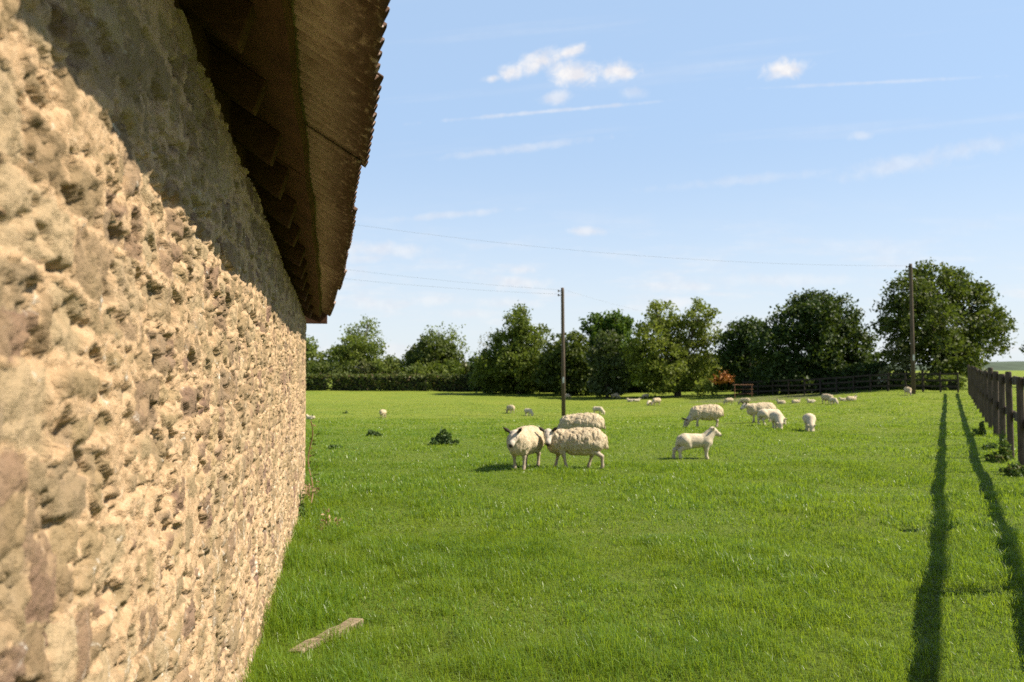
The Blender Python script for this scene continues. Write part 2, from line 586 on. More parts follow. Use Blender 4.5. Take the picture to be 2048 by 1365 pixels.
# ------------------------------------------------------------------ the stone barn
BD = np.array([-0.2053, 0.9787]); BN = np.array([0.9787, 0.2053]); B0 = np.array([-0.50, 0.0])
S_END = 10.42


def bp(s, w_, z):
    """barn coordinates: along the wall, out from it, up"""
    return (B0[0] + BD[0] * s + BN[0] * w_, B0[1] + BD[1] * s + BN[1] * w_, z)


_Z = np.array([-2, 2.27, 2.83, 3.96, 5.22, 6.96, 8.6, 10.2, 10.8])
_W = np.array([.66, .617, .598, .575, .533, .478, .395, .290, .275]) * .979
_P = np.interp(_Z, [-2, 2.3, 6, 9, 10.8], [.32, .305, .28, .225, .18]) * .979


def w_eave(s): return np.interp(s, _Z / .979 - .1, _W)
def w_plank(s): return np.interp(s, _Z / .979 - .1, _P)
def z_eave(s): return EYE + 1.11 - 0.0567 * (np.asarray(s, float) * .979 - 2.2) + .012 * np.sin(np.asarray(s) * 1.7)


SLOPE = 0.62
CTH, STH = 1 / math.hypot(1, 0.62), 0.62 / math.hypot(1, 0.62)
def z_roof(s, w_): return z_eave(s) + (w_eave(s) - w_) * SLOPE


barn = tag(empty('stone_barn', bp(0, -2.5, 0)), 'old rubble stone barn with rusty corrugated eaves filling the left side', 'barn')
ORI = Vector(barn.location)


def bpl(s, w_, z):
    p = bp(s, w_, z)
    return (p[0] - ORI.x, p[1] - ORI.y, p[2] - ORI.z)


# rubble face
ss_ = [-2.0]
while ss_[-1] < S_END:
    s = ss_[-1]
    ss_.append(s + (0.12 if s < .55 else max(.0055, .0024 * s)))
ss_ = np.array(ss_); ss_[-1] = S_END
tz = np.linspace(0, 1, 450)
S, T = np.meshgrid(ss_, tz)
ZT = z_eave(S) - .03 + .02 * (vnoise(S * 6, S * 0, seed=44) - .5)
Zw = -0.25 + T * (ZT + .25)


def rubble(S, Z):
    """rough courses of broken stone bedded in lime mortar: relief, stone mask, stone number"""
    wx = S + .022 * (fbm(S * 6, Z * 6, seed=51, oct=3) - .5) * 2 + .009 * (vnoise(S * 38, Z * 38, seed=52) - .5)
    wz = Z + .030 * (fbm(S * 5 + 9, Z * 6, seed=53, oct=3) - .5) * 2 + .009 * (vnoise(S * 38, Z * 38, seed=54) - .5)
    RH = .142
    q = wz / RH + .55 * vnoise(wx * 1.1, wz * 0 + 2, seed=59) + .25 * vnoise(wx * 3.1, wz * 2, seed=60)
    r = np.floor(q); fz = q - r
    one = np.zeros_like(r)
    wd = .180 * (.65 + .95 * hsh(r, one, one, 101))
    cx = wx / wd + 17.3 * hsh(r, one, one, 102)
    c = np.floor(cx)
    jb = lambda k: k + (hsh(k, r, one, 103) - .5) * .75
    c = np.where(cx < jb(c), c - 1, np.where(cx > jb(c + 1), c + 1, c))
    bl, br = jb(c), jb(c + 1)
    sp = hsh(c, r, one, 104) < .38                    # two thin stones in place of one
    f2 = np.where(sp, (fz * 2) % 1.0, fz); hh = np.where(sp, RH / 2, RH)
    sub = np.where(sp, np.floor(fz * 2), 2)
    dl, dr, db, dt = (cx - bl) * wd, (br - cx) * wd, f2 * hh, (1 - f2) * hh
    inv = sum(1 / np.maximum(k, 1e-4) ** 3 for k in (dl, dr, db, dt))
    edge = inv ** (-1 / 3.)
    rag = fbm(S * 24, Z * 24, seed=55, oct=4) - .5
    smear = (fbm(S * 3.3, Z * 3.8, seed=63, oct=3) - .5) * .060       # pointing smeared over the stones in places
    m = sstep(.008, .014, edge + .032 * rag - smear - .001)
    u = (cx - (bl + br) / 2) * wd; v = (f2 - .5) * hh
    H = lambda k: hsh(c, r, sub, 110 + k)
    face = None
    for k in range(4):                                # broken facets
        pl = (H(k * 3) - .5) * .85 * u + (H(k * 3 + 1) - .5) * 1.0 * v + .016 * H(k * 3 + 2)
        face = pl if face is None else np.minimum(face, pl)
    rough = .3 + .7 * H(14)
    fl = fbm(wx * 16 + H(15) * 30, wz * 24, seed=56, oct=4)
    terr = np.floor(fl * 7) / 7
    stone = .013 + .007 * (H(16) - .4) + .34 * face + ((terr - .5) * .025 + (fl - .5) * .006) * rough - .005 * (1 - sstep(.006, .022, edge))
    mort = .0145 + .009 * (fbm(S * 13, Z * 13, seed=57, oct=4) - .5) + .006 * (vnoise(S * 95, Z * 95, seed=58) - .5)
    gone = sstep(.53, .60, fbm(S * 6.5, Z * 8, seed=62, oct=3))    # mortar washed out here and there
    mort = mort - gone * .018
    d = m * stone + (1 - m) * mort
    # hollows broken out of the stones: sheer under the upper lip, shelving out below
    for (sx_, sz_, thr, dep, sd) in ((.17, .105, .66, .050, 71), (.085, .060, .66, .036, 171)):
        a1, a2, ac, ax_, ay_ = worley(wx / sx_, wz / sz_, sd, .95)
        wob = fbm(S * 3.6 / sx_, Z * 2.4 / sz_, seed=sd + 2, oct=4) - .5
        pit = (ac > thr) * sstep(.40, .35, a1 + .75 * wob)
        shelf = np.clip(.62 + 1.3 * ay_, .12, 1.0)
        d = d - pit * shelf * dep * (.45 + .8 * ((ac * 17) % 1.0)) * (.55 + .45 * (terr + .4 * rag))
    chip = sstep(.565, .605, fbm(wx * 13, wz * 20, seed=81, oct=4)) * sstep(.38, .56, fbm(S * 2.6, Z * 3.2, seed=84, oct=2))
    d = d - chip * .020
    flake = fbm(wx * 6 + 3, wz * 11, seed=86, oct=4) * 6          # thin leaves of stone lifting off
    d = d + ((flake % 1.0) - .5) * .012 * rough * sstep(.4, .6, vnoise(S * 3, Z * 3, seed=87))
    crag = 1 - np.abs(fbm(wx * 17, wz * 23, seed=77, oct=3) * 2 - 1)
    d = d - np.clip(crag - .89, 0, 1) * .16 * rough + .008 * (fbm(S * 60, Z * 60, seed=76, oct=3) - .5)
    return d * .70, m * (1 - pit * .3), H(18)


Dw, Mst, Rnd = rubble(S, Zw)
fade = sstep(0, .25, S_END - S) * .5 + .5
P = np.stack([B0[0] + BD[0] * S + BN[0] * Dw * fade - ORI.x, B0[1] + BD[1] * S + BN[1] * Dw * fade - ORI.y, Zw - ORI.z], -1)
ny, nx = S.shape
idx = np.arange(nx * ny).reshape(ny, nx)
Q = np.stack([idx[:-1, :-1], idx[:-1, 1:], idx[1:, 1:], idx[1:, :-1]], -1).reshape(-1, 4)
link('rubble_wall', make_mesh('rubble_wall', P, Q, mats=[M_WALL], attrs={'stone': Mst, 'rnd': Rnd}), barn)

# gable end and back walls (plain rubble, out of sight)
def wall_quad(name, pA, pB, zA, zB, peak=None, n=60, k=40, out=1.0):
    u = np.linspace(0, 1, n); v = np.linspace(0, 1, k)
    Uu, Vv = np.meshgrid(u, v)
    X = pA[0] + (pB[0] - pA[0]) * Uu; Y = pA[1] + (pB[1] - pA[1]) * Uu
    top = zA + (zB - zA) * Uu
    if peak: top = top + peak * (1 - np.abs(Uu * 2 - 1))
    Zz = -.4 + Vv * (top + .4)
    L = math.hypot(pB[0] - pA[0], pB[1] - pA[1])
    d, mm, rr = rubble(Uu * L + 40, Zz)
    nrm = np.array([(pB[1] - pA[1]) / L, -(pB[0] - pA[0]) / L]) * out
    inset = d - .05
    Pp = np.stack([X + nrm[0] * inset - ORI.x, Y + nrm[1] * inset - ORI.y, Zz - ORI.z], -1)
    ix = np.arange(n * k).reshape(k, n)
    q = np.stack([ix[:-1, :-1], ix[:-1, 1:], ix[1:, 1:], ix[1:, :-1]], -1).reshape(-1, 4)
    return link(name, make_mesh(name, Pp, q, mats=[M_WALL], attrs={'stone': mm, 'rnd': rr}), barn)


ZE = float(z_eave(S_END)) - .03
wall_quad('gable_wall', bp(S_END, 0, 0), bp(S_END, -5, 0), ZE, ZE, peak=1.75, n=260, k=130)
wall_quad('gable_wall', bp(-2, -5, 0), bp(-2, 0, 0), 2.9, 2.9, peak=1.75)
wall_quad('back_wall', bp(S_END, -5, 0), bp(-2, -5, 0), ZE, 2.9)

# corrugated sheets, each a part
PITCH_C = 0.10
def sheet(s0, s1, lift, dw):
    n = int((s1 - s0) / PITCH_C * 10)
    s = np.linspace(s0, s1, n)
    f = np.array([0, .012, .025, .06, .12, .28, .5, 1.0])
    Sg, Fg = np.meshgrid(s, f)
    we = w_eave(Sg) + dw + .006 * (vnoise(Sg * 9, Sg * 0 + 3, seed=91) - .5)
    W = we + (-2.55 - we) * Fg
    Zr = z_roof(Sg, W) + .006 * (vnoise(Sg * 3, Fg * 8, seed=92) - .5)
    nd = lift + .019 * np.cos(2 * np.pi * Sg / PITCH_C)
    W = W + nd * STH; Zr = Zr + nd * CTH
    rust = np.interp(Fg, [0, .02, .06], [1, .8, 0]) + 0 * Sg
    k = len(f)
    base = np.stack([B0[0] + BD[0] * Sg + BN[0] * W - ORI.x, B0[1] + BD[1] * Sg + BN[1] * W - ORI.y, Zr - ORI.z], -1).reshape(-1, 3)
    top = base + np.array([0, 0, .007])
    ix = np.arange(n * k).reshape(k, n); N = n * k
    q = np.stack([ix[:-1, :-1], ix[1:, :-1], ix[1:, 1:], ix[:-1, 1:]], -1).reshape(-1, 4)
    q2 = np.stack([ix[:-1, :-1], ix[:-1, 1:], ix[1:, 1:], ix[1:, :-1]], -1).reshape(-1, 4) + N
    rim = []
    loop = list(ix[0]) + list(ix[1:, -1]) + list(ix[-1, ::-1][1:]) + list(ix[::-1, 0][1:-1])
    for a, b in zip(loop, loop[1:] + loop[:1]):
        rim.append((a, b, b + N, a + N))
    return make_mesh('roof_sheet', np.concatenate([base, top]), np.concatenate([q, q2, np.array(rim)]), mats=[M_SHEET], attrs={'rust': np.tile(rust.ravel(), 2)})


cuts = [-2.2, -1.1, -.05, .95, 1.93, 2.95, 3.98, 5.02, 6.04, 7.1, 8.15, 9.2, 10.28]
lifts = [.0, .012, .002, .016, .004, .013, -.002, .012, .0, .011, .003, .010]
for i in range(12):
    link('roof_sheet', sheet(cuts[i] - .05, cuts[i + 1] + .05 if i < 11 else cuts[12], lifts[i] + .02, [.0, .012, -.008, .006][i % 4]), barn)
mb = MB()      # far slope of the roof
A = [bpl(-2.2, -2.55, float(z_roof(-2.2, -2.55)) + .03), bpl(10.3, -2.55, float(z_roof(10.3, -2.55)) + .03)]
Bq = [bpl(10.3, -5.5, ZE - .25), bpl(-2.2, -5.5, 2.6)]
top = A + Bq
mb.add([*top, *[(p[0], p[1], p[2] - .02) for p in top]], [(0, 1, 2, 3), (7, 6, 5, 4), (0, 4, 5, 1), (1, 5, 6, 2), (2, 6, 7, 3), (3, 7, 4, 0)])
mb.build('roof_slope', M_SHEET, barn)

# plank under the sheets, in lengths
for a, b in ((-2.1, 1.4), (1.42, 4.55), (4.58, 7.7), (7.72, 10.25)):
    ns = 24
    s = np.linspace(a, b, ns)
    vs, fs = [], []
    for si in s:
        wo = float(w_plank(si)) + .006 * math.sin(si * 5); wi = -.10
        zo = float(z_roof(si, wo)) - .016; zi = float(z_roof(si, wi)) - .016
        vs += [bpl(si, wo, zo), bpl(si, wi, zi), bpl(si, wi, zi - .045), bpl(si, wo - .02, zo - .045)]
    for i in range(ns - 1):
        o = i * 4
        for k in range(4):
            fs.append((o + k, o + (k + 1) % 4, o + 4 + (k + 1) % 4, o + 4 + k))
    fs += [(3, 2, 1, 0), tuple((ns - 1) * 4 + k for k in range(4))]
    m_ = MB(); m_.add(vs, fs); m_.build('eaves_plank', M_BOARD, barn)

# rafters
r_s = np.arange(-1.6, 10.1, .63)
for i, s0 in enumerate(r_s):
    s0 = float(s0) + random.uniform(-.05, .05)
    wt = min(.17, float(w_plank(s0)) - .10) + random.uniform(-.02, .02)
    hw, dep = .045 + random.uniform(-.005, .012), .15 + random.uniform(-.02, .025)
    vs = []
    for ww in (-.6, wt):
        zt = float(z_roof(s0, ww)) - .064
        cut = .05 if ww > 0 else 0
        for ds in (-hw, hw):
            vs += [bpl(s0 + ds, ww, zt), bpl(s0 + ds, ww - cut, zt - dep)]
    m_ = MB()
    m_.add(vs, [(0, 1, 3, 2), (4, 6, 7, 5), (0, 2, 6, 4), (1, 5, 7, 3), (0, 4, 5, 1), (2, 3, 7, 6)])
    m_.build('rafter', M_RAFTER, barn, bevel=.006)
# wall plate
m_ = MB()
for a in np.arange(-2, 10.3, 1.0):
    b = min(a + 1.0, 10.35)
    z0, z1 = float(z_eave(a)) + .0, float(z_eave(b)) + .0
    vs = []
    for s_i, z_i in ((a, z0), (b, z1)):
        vs += [bpl(s_i, -.07, z_i - .08), bpl(s_i, -.07, z_i + .30), bpl(s_i, -.2, z_i + .30), bpl(s_i, -.2, z_i - .08)]
    m_.add(vs, [(0, 1, 5, 4), (1, 2, 6, 5), (2, 3, 7, 6), (3, 0, 4, 7), (0, 3, 2, 1), (4, 5, 6, 7)])
m_.build('wall_plate', M_RAFTER, barn)
# board closing the gable end and its flashing
zE = float(z_eave(10.3))
def dirv(ds, dw, dz): return (BD[0] * ds + BN[0] * dw, BD[1] * ds + BN[1] * dw, dz)
m_ = MB(); m_.box(bpl(10.35, .115, zE + .012), dirv(.03, 0, 0), dirv(0, .150, 0), (0, 0, .087)); m_.build('bargeboard', M_RAFTER, barn, bevel=.004)
m_ = MB(); m_.box(bpl(10.34, .235, zE + .110), dirv(.05, 0, 0), dirv(0, .07, -.03), (0, 0, .006)); m_.build('flashing', M_METAL, barn)

# ------------------------------------------------------------------ fences
def fence_line(x0s, slope, y): return x0s + slope * y


def build_fence(root, pts, post_h, rails, rail_h, post_r, mat, side):
    """pts: post bases in order; rails butt on each post; rails are boards on one side of the posts"""
    o = Vector(root.location)
    tops = []
    for i, p in enumerate(pts):
        p = Vector(p)
        h = post_h * (1 + random.uniform(-.09, .05)); r = post_r * random.uniform(.85, 1.3)
        lean = Vector((random.uniform(-.02, .02), random.uniform(-.02, .02), 0))
        m = MB()
        m.tube([p - o + Vector((0, 0, -.25)), p - o + lean * .5 + Vector((0, 0, h * .5)), p - o + lean + Vector((0, 0, h - .02)), p - o + lean + Vector((0, 0, h))],
               [r * 1.05, r, r * .97, r * .8], n=9)
        m.build('post', mat, root, smooth=False)
    for zr in rails:
        for i in range(len(pts) - 1):
            a, b = Vector(pts[i]), Vector(pts[i + 1])
            d = (b - a); d.z = 0; L = d.length; d.normalize()
            nrm = Vector((d.y, -d.x, 0)) * side
            off = nrm * (post_r + .018)
            a2 = a - o + off + Vector((0, 0, zr + random.uniform(-.02, .02))); b2 = b - o + off + Vector((0, 0, zr + random.uniform(-.02, .02)))
            mid = (a2 + b2) / 2 + Vector((0, 0, random.uniform(-.02, .01)))
            m = MB()
            hh = rail_h / 2 * random.uniform(.9, 1.1)
            vs, fs = [], []
            for q in (a2 + d * .003, mid, b2 - d * .003):
                for (sx_, sz_) in ((-.017, -hh), (.017, -hh), (.017, hh), (-.017, hh)):
                    vs.append(q + nrm * sx_ + Vector((0, 0, sz_)))
            for k in range(2):
                for e in range(4):
                    fs.append((k * 4 + e, k * 4 + (e + 1) % 4, k * 4 + 4 + (e + 1) % 4, k * 4 + 4 + e))
            fs += [(3, 2, 1, 0), (8, 9, 10, 11)]
            m.add(vs, fs)
            m.build('rail', mat, root)


pts = []
L_f = math.hypot(1, .547)
y = -0.986
while y < 45.5:
    x = 1.15 + .547 * y
    pts.append(Vector((x, y, ghf(x, y))))
    y += 2.6 / L_f
f1 = tag(empty('post_and_rail_fence', pts[0]), 'brown post and rail fence running away along the right edge of the pasture', 'fence')
build_fence(f1, pts, 1.62, (0.78, 1.44), .15, .058, M_POST, 1)

corner = pts[-1]
far_px = [(1915, 46), (1880, 47), (1845, 48.2), (1810, 49.5), (1775, 50.8), (1740, 52), (1706, 53.4), (1672, 54.8), (1640, 56), (1608, 57.4), (1576, 58.6), (1545, 60), (1515, 61.2), (1486, 62.5)]
fp = []
for px, Y in far_px:
    x = (px - 1024) / F * Y
    fp.append(Vector((x, Y, ghf(x, Y))))
f2 = tag(empty('rail_fence', fp[0]), 'dark three rail fence crossing behind the flock under the big trees', 'fence')
M_SHADEPOST = mat_wood('tree_shaded_fence', (.030, .024, .018), (.055, .043, .033), along=(14, 14, 1.5))  # darker copy of the fence wood, tree shade put into its colour
build_fence(f2, fp, 1.2, (.35, .72, 1.08), .11, .05, M_SHADEPOST, 1)

# rusty hurdle by the fence
p0 = hit(1486, 806); p0.y = 58.0; p0.x = (1486 - 1024) / F * 58; p0.z = ghf(p0.x, 58)
hd = tag(empty('metal_hurdle', p0), 'small rusty metal hurdle standing behind the sheep near the orange shrub', 'hurdle')
for dx in (-.62, .62):
    m = MB(); m.tube([(dx, 0, -.1), (dx, 0, 1.0)], .022); m.build('upright', M_RUST, hd)
for zz in (.3, .62, .95):
    m = MB(); m.tube([(-.75, .04, zz), (.75, .04, zz)], 0.024 if zz > .9 else .014); m.build('bar', M_RUST, hd)

# ------------------------------------------------------------------ poles and wires
def pole(px_top, py_top, px_base, Y, label):
    xb = (px_base - 1024) / F * Y
    b = Vector((xb, Y, ghf(xb, Y)))
    t = at(px_top, py_top, Y)
    r = tag(empty('utility_pole', b), label, 'utility pole', 'wooden poles carrying wires over the pasture')
    top = t - b
    m = MB(); m.tube([(0, 0, -.4), top * .5, top * .97, top], [.115, .10, .09, .08], n=12); m.build('pole', M_POLE, r, smooth=True)
    for k, dz in enumerate((.18, .42)):
        m = MB(); m.tube([top + Vector((-.075, 0, -dz)), top + Vector((-.22, 0, -dz))], .018, n=6); m.build('bracket', M_POLE, r)
        m = MB(); m.tube([top + Vector((-.22, 0, -dz - .05)), top + Vector((-.22, 0, -dz + .02)), top + Vector((-.22, 0, -dz + .07))], [.035, .05, .025], n=8); m.build('insulator', M_CERAMIC, r)
    m = MB(); m.box(top * .28 + Vector((.0, -.112, 0)), (.05, 0, 0), (0, .006, 0), (0, 0, .16)); m.build('warning_plate', M_METAL, r)
    return b, t


pb1, pt1 = pole(1125, 576, 1127, 44, 'slim wooden utility pole standing in the pasture behind the two nearest ewes')
pb2, pt2 = pole(1821, 528, 1826, 44.5, 'tall wooden utility pole in front of the biggest tree by the corner fence')


def wire(a, b, sag, label, name='overhead_wire'):
    a, b = Vector(a), Vector(b)
    m = MB()
    n = 28
    ps = [a.lerp(b, i / n) - a + Vector((0, 0, -4 * sag * (i / n) * (1 - i / n))) for i in range(n + 1)]
    m.tube(ps, .0038, n=5)
    o = m.build(name, M_WIRE); o.location = a
    return tag(o, label, 'wire', 'overhead wires')


wl = at(250, 470, 40)
wire(pt1 + Vector((-.22, 0, -.11)), wl, .35, 'upper of the two close wires running left from the nearer pole to the barn roof')
wire(pt1 + Vector((-.22, 0, -.35)), wl + Vector((0, 0, -.75)), .35, 'lower of the two close wires running left from the nearer pole to the barn roof')
wire(pt2 + Vector((-.22, 0, -.11)), at(420, 405, 36), .75, 'highest wire crossing the sky from barn roof to the right hand pole')
wire(pt1 + Vector((.11, 0, -.11)), at(1420, 640, 92), .45, 'wire running right from the nearer pole down behind the willow')

# ------------------------------------------------------------------ foliage
def leaves(centres, size, aspect=.6, out=None, outw=.5, rnd=None):
    """one quad per leaf; returns verts, quads, rnd"""
    n = len(centres)
    nv = rng.normal(size=(n, 3))
    nv /= np.linalg.norm(nv, axis=1)[:, None]
    if out is not None:
        nv = nv * (1 - outw) + out * outw
        nv /= np.linalg.norm(nv, axis=1)[:, None] + 1e-9
    a = np.cross(nv, rng.normal(size=(n, 3)))
    a /= np.linalg.norm(a, axis=1)[:, None] + 1e-9
    b = np.cross(nv, a)
    s = size * rng.uniform(.6, 1.35, n)[:, None]
    v = np.stack([centres - a * s, centres - b * s * aspect + nv * s * .12, centres + a * s, centres + b * s * aspect + nv * s * .12], 1).reshape(-1, 3)
    q = np.arange(n * 4).reshape(n, 4)
    r = rng.uniform(0, 1, n) if rnd is None else rnd
    return v, q, np.repeat(r, 4)


def crown_points(blobs, dens, clump, gap):
    C, O, R = [], [], []
    for (c, r) in blobs:
        nc = max(6, int(14 * (r / clump) ** 2 * .55))
        d = rng.normal(size=(nc, 3)); d /= np.linalg.norm(d, axis=1)[:, None]
        rad = r * rng.uniform(.3, 1.0, nc) ** .45 * rng.uniform(.82, 1.22, nc)
        cc = np.array(c) + d * rad[:, None] * np.array([1, .9, .92])
        keep = rng.uniform(size=nc) > gap
        cc = cc[keep]
        nl = max(4, int(dens))
        e = rng.normal(size=(len(cc), nl, 3)) * clump * .42 * np.array([1, 1, .75])
        pts_ = (cc[:, None, :] + e).reshape(-1, 3)
        outv = e.reshape(-1, 3) / (np.linalg.norm(e.reshape(-1, 3), axis=1)[:, None] + 1e-9)
        C.append(pts_); O.append(outv)
        cr = rng.uniform(0, .6, len(cc))
        R.append(np.clip(np.repeat(cr, nl) + rng.uniform(0, .4, len(pts_)), 0, 1))
    return np.concatenate(C), np.concatenate(O), np.concatenate(R)


def tree(name, label, cat, circles, Y, mat, size=.16, dens=16, clump=.55, gap=.1, group=None, base=None, spread=.75, trunk_r=.2, limbs=True, fill=True):
    xs = [c[0] for c in circles]
    bx = base if base is not None else (min(xs) + max(xs)) / 2
    X = (bx - 1024) / F * Y
    b = Vector((X, Y, ghf(X, Y)))
    root = tag(empty(name, b), label, cat, group)
    span = (max(c[0] + c[2] for c in circles) - min(c[0] - c[2] for c in circles)) / F * Y
    blobs = []
    for (cx, cy, r) in circles:
        R = r / F * Y
        off = random.uniform(-.22, .22) * span * spread
        p = at(cx, cy, Y + off) - b
        # keep the place seen from the camera but not its distance
        blobs.append(((p.x, p.y, p.z), R))
        if fill and R > .9:
            off2 = random.choice((-1, 1)) * R * random.uniform(.7, 1.3) * spread
            p2 = at(cx, cy, Y + off + off2) - b
            blobs.append(((p2.x + random.uniform(-.2, .2) * R, p2.y, p2.z - .1 * R), R * .85))
    C, O, R_ = crown_points(blobs, dens, clump, gap)
    low = C[:, 2] > .02
    C, O, R_ = C[low], O[low], R_[low]
    v, q, r = leaves(C, size, .62, O, .45, R_)
    link('crown', make_mesh('crown', v, q, mats=[mat], smooth=False, attrs={'rnd': r}), root)
    if limbs:
        m = MB()
        tp = max(c[0][2] for c in blobs)
        hub = Vector((0, 0, max(.6, tp * .28)))
        m.tube([(0, 0, -.3), hub * .5, hub], [trunk_r * 1.35, trunk_r * 1.05, trunk_r * .9], n=8)
        m.tube([hub, hub + Vector((.1, 0, tp * .25)), (0.05, 0, tp * .8)], [trunk_r * .85, trunk_r * .55, trunk_r * .1], n=6)
        for (c, R) in blobs:
            c = Vector(c)
            midp = hub.lerp(c, .5) + Vector((random.uniform(-.2, .2), random.uniform(-.2, .2), .15 * R))
            m.tube([hub, midp, c], [trunk_r * .5, trunk_r * .28, trunk_r * .1], n=5)
            for k in range(4):
                d = Vector((random.gauss(0, 1), random.gauss(0, 1), random.gauss(.3, .8))).normalized()
                m.tube([c.lerp(midp, .3), c + d * R * .9], [trunk_r * .12, trunk_r * .03], n=4)
        m.build('trunk', M_BARK, root, smooth=True)
    return root


GT = 'trees beyond the pasture'
GB = 'bushes along the far boundary'
tree('maple_tree', 'largest rounded dark tree behind the right hand pole', 'tree',
     [(1880, 585, 52), (1822, 588, 44), (1938, 604, 48), (1790, 640, 40), (1860, 640, 55), (1945, 665, 48), (1990, 640, 30), (1880, 705, 55), (1930, 715, 40),
      (1805, 695, 35), (2008, 668, 18), (1835, 560, 26), (1905, 560, 30), (1850, 545, 22), (1960, 590, 26), (1985, 700, 24), (1778, 605, 18), (1880, 750, 26)],
     55, L_OAK, size=.125, dens=32, clump=.62, gap=.16, group=GT, base=1878, trunk_r=.28)
tree('maple_tree', 'broad dark tree standing left of the right hand pole behind the rail fence', 'tree',
     [(1640, 625, 44), (1590, 640, 42), (1685, 640, 40), (1550, 690, 42), (1630, 690, 62), (1705, 690, 38), (1565, 742, 48), (1640, 745, 50), (1722, 720, 24),
      (1610, 605, 26), (1670, 603, 22), (1535, 660, 22), (1735, 668, 18), (1690, 745, 30), (1600, 775, 30)],
     62, L_DARK, size=.135, dens=32, clump=.65, gap=.08, group=GT, base=1630, trunk_r=.26)
tree('oak_tree', 'dark tree with ragged top between the yellow green willow and the broad dark tree', 'tree',
     [(1480, 672, 32), (1505, 660, 26), (1470, 715, 32), (1500, 720, 40), (1495, 755, 34), (1455, 690, 16)],
     66, L_DARK, size=.14, dens=28, clump=.6, gap=.1, group=GT, base=1497, trunk_r=.2)
tree('willow_tree', 'pale yellow green willow with two rounded tops in the middle of the tree line', 'tree',
     [(1328, 636, 34), (1400, 632, 30), (1298, 668, 34), (1362, 668, 46), (1415, 675, 28), (1340, 712, 55), (1295, 725, 42), (1400, 730, 36), (1345, 752, 34),
      (1310, 620, 18), (1395, 612, 14), (1270, 700, 22), (1425, 710, 16), (1395, 768, 18), (1310, 765, 26)],
     68, L_LIGHT, size=.125, dens=26, clump=.6, gap=.26, group=GT, base=1355, trunk_r=.25)
tree('hawthorn_tree', 'hawthorn with cream blossom at its top in front of the vivid green tree', 'tree',
     [(1216, 685, 24), (1208, 715, 32), (1225, 740, 34), (1205, 765, 30), (1232, 768, 26)],
     69, L_MAY, size=.15, dens=18, clump=.5, gap=.06, group=GT, base=1214, trunk_r=.14)
tree('sycamore_tree', 'vivid deep green tree rising behind the hawthorn beside the willow', 'tree',
     [(1213, 658, 32), (1190, 652, 20), (1242, 655, 22), (1205, 690, 34), (1245, 695, 32), (1230, 638, 14), (1200, 735, 38), (1250, 740, 36)],
     76, L_VIVID, size=.18, dens=20, clump=.6, gap=.06, group=GT, base=1222, trunk_r=.2)
tree('elm_tree', 'low dark green tree just right of the nearer pole', 'tree',
     [(1140, 690, 32), (1118, 715, 32), (1162, 720, 34), (1135, 755, 36), (1168, 760, 34), (1100, 750, 30)],
     74, L_OAK, size=.17, dens=18, clump=.6, gap=.06, group=GT, base=1145, trunk_r=.2)
tree('lime_tree', 'cone shaped green tree left of the nearer pole', 'tree',
     [(1035, 648, 28), (1012, 685, 34), (1060, 675, 34), (985, 728, 34), (1035, 722, 48), (1078, 725, 38), (1040, 625, 16), (1082, 668, 18), (1000, 765, 36), (1055, 765, 40), (965, 755, 22)],
     78, L_MID, size=.15, dens=22, clump=.6, gap=.16, group=GT, base=1038, trunk_r=.24)
tree('bare_tree', 'thin pale twiggy tree left of the cone shaped tree', 'tree',
     [(968, 685, 14), (964, 705, 14), (978, 665, 8)], 92, L_TWIG, size=.10, dens=4, clump=.5, gap=.3, group=GT, base=970, trunk_r=.1)
tree('ash_tree', 'airy light green ash top rising above the leftmost dark round tree', 'tree',
     [(728, 664, 30), (702, 662, 16), (752, 682, 18), (735, 648, 14), (765, 690, 8), (716, 690, 24)], 108, L_ASH, size=.17, dens=8, clump=.75, gap=.25, group=GT, base=728, trunk_r=.22)
tree('oak_tree', 'leftmost dark round tree above the trimmed hedge', 'tree',
     [(705, 695, 30), (680, 708, 24), (738, 708, 30), (698, 728, 34), (735, 735, 28), (668, 725, 14)], 98, L_MID, size=.17, dens=18, clump=.7, gap=.15, group=GT, base=705, trunk_r=.22)
tree('ash_tree', 'bright green tree half hidden by the far corner of the barn', 'tree',
     [(618, 690, 18), (624, 718, 24), (600, 700, 22), (640, 735, 16), (610, 745, 24)], 100, L_ASH, size=.19, dens=14, clump=.7, gap=.1, group=GT, base=608, trunk_r=.2)
tree('ash_tree', 'arching thin crowned ash behind the dark dome shaped tree', 'tree',
     [(878, 664, 16), (905, 668, 20), (926, 690, 14), (858, 663, 10), (932, 705, 8), (895, 690, 20)], 110, L_ASH, size=.17, dens=7, clump=.8, gap=.3, group=GT, base=895, trunk_r=.2)
tree('hawthorn_tree', 'dark dome shaped tree left of the cone shaped tree', 'tree',
     [(866, 692, 26), (835, 708, 22), (898, 706, 22), (850, 720, 30), (885, 722, 30), (815, 722, 14), (916, 722, 14)], 98, L_OAK, size=.2, dens=18, clump=.7, gap=.06, group=GT, base=868, trunk_r=.2)
tree('hedge_bush', 'rounded green bush between the dark round tree and the dark dome', 'bush',
     [(780, 728, 18), (765, 738, 20), (800, 735, 18), (790, 745, 18)], 96, L_ASH, size=.18, dens=14, clump=.6, group=GB, base=782, trunk_r=.08, limbs=False)
tree('hawthorn_bush', 'bush flecked with white blossom below the airy ash', 'bush',
     [(728, 735, 14), (742, 738, 12), (715, 742, 12)], 94, L_MAYW, size=.17, dens=14, clump=.5, group=GB, base=730, trunk_r=.08, limbs=False)
tree('hawthorn_bush', 'cream blossomed bush just left of the cone shaped tree', 'bush',
     [(935, 732, 14), (928, 742, 12), (948, 742, 10)], 94, L_MAYW, size=.17, dens=14, clump=.5, group=GB, base=936, trunk_r=.08, limbs=False)
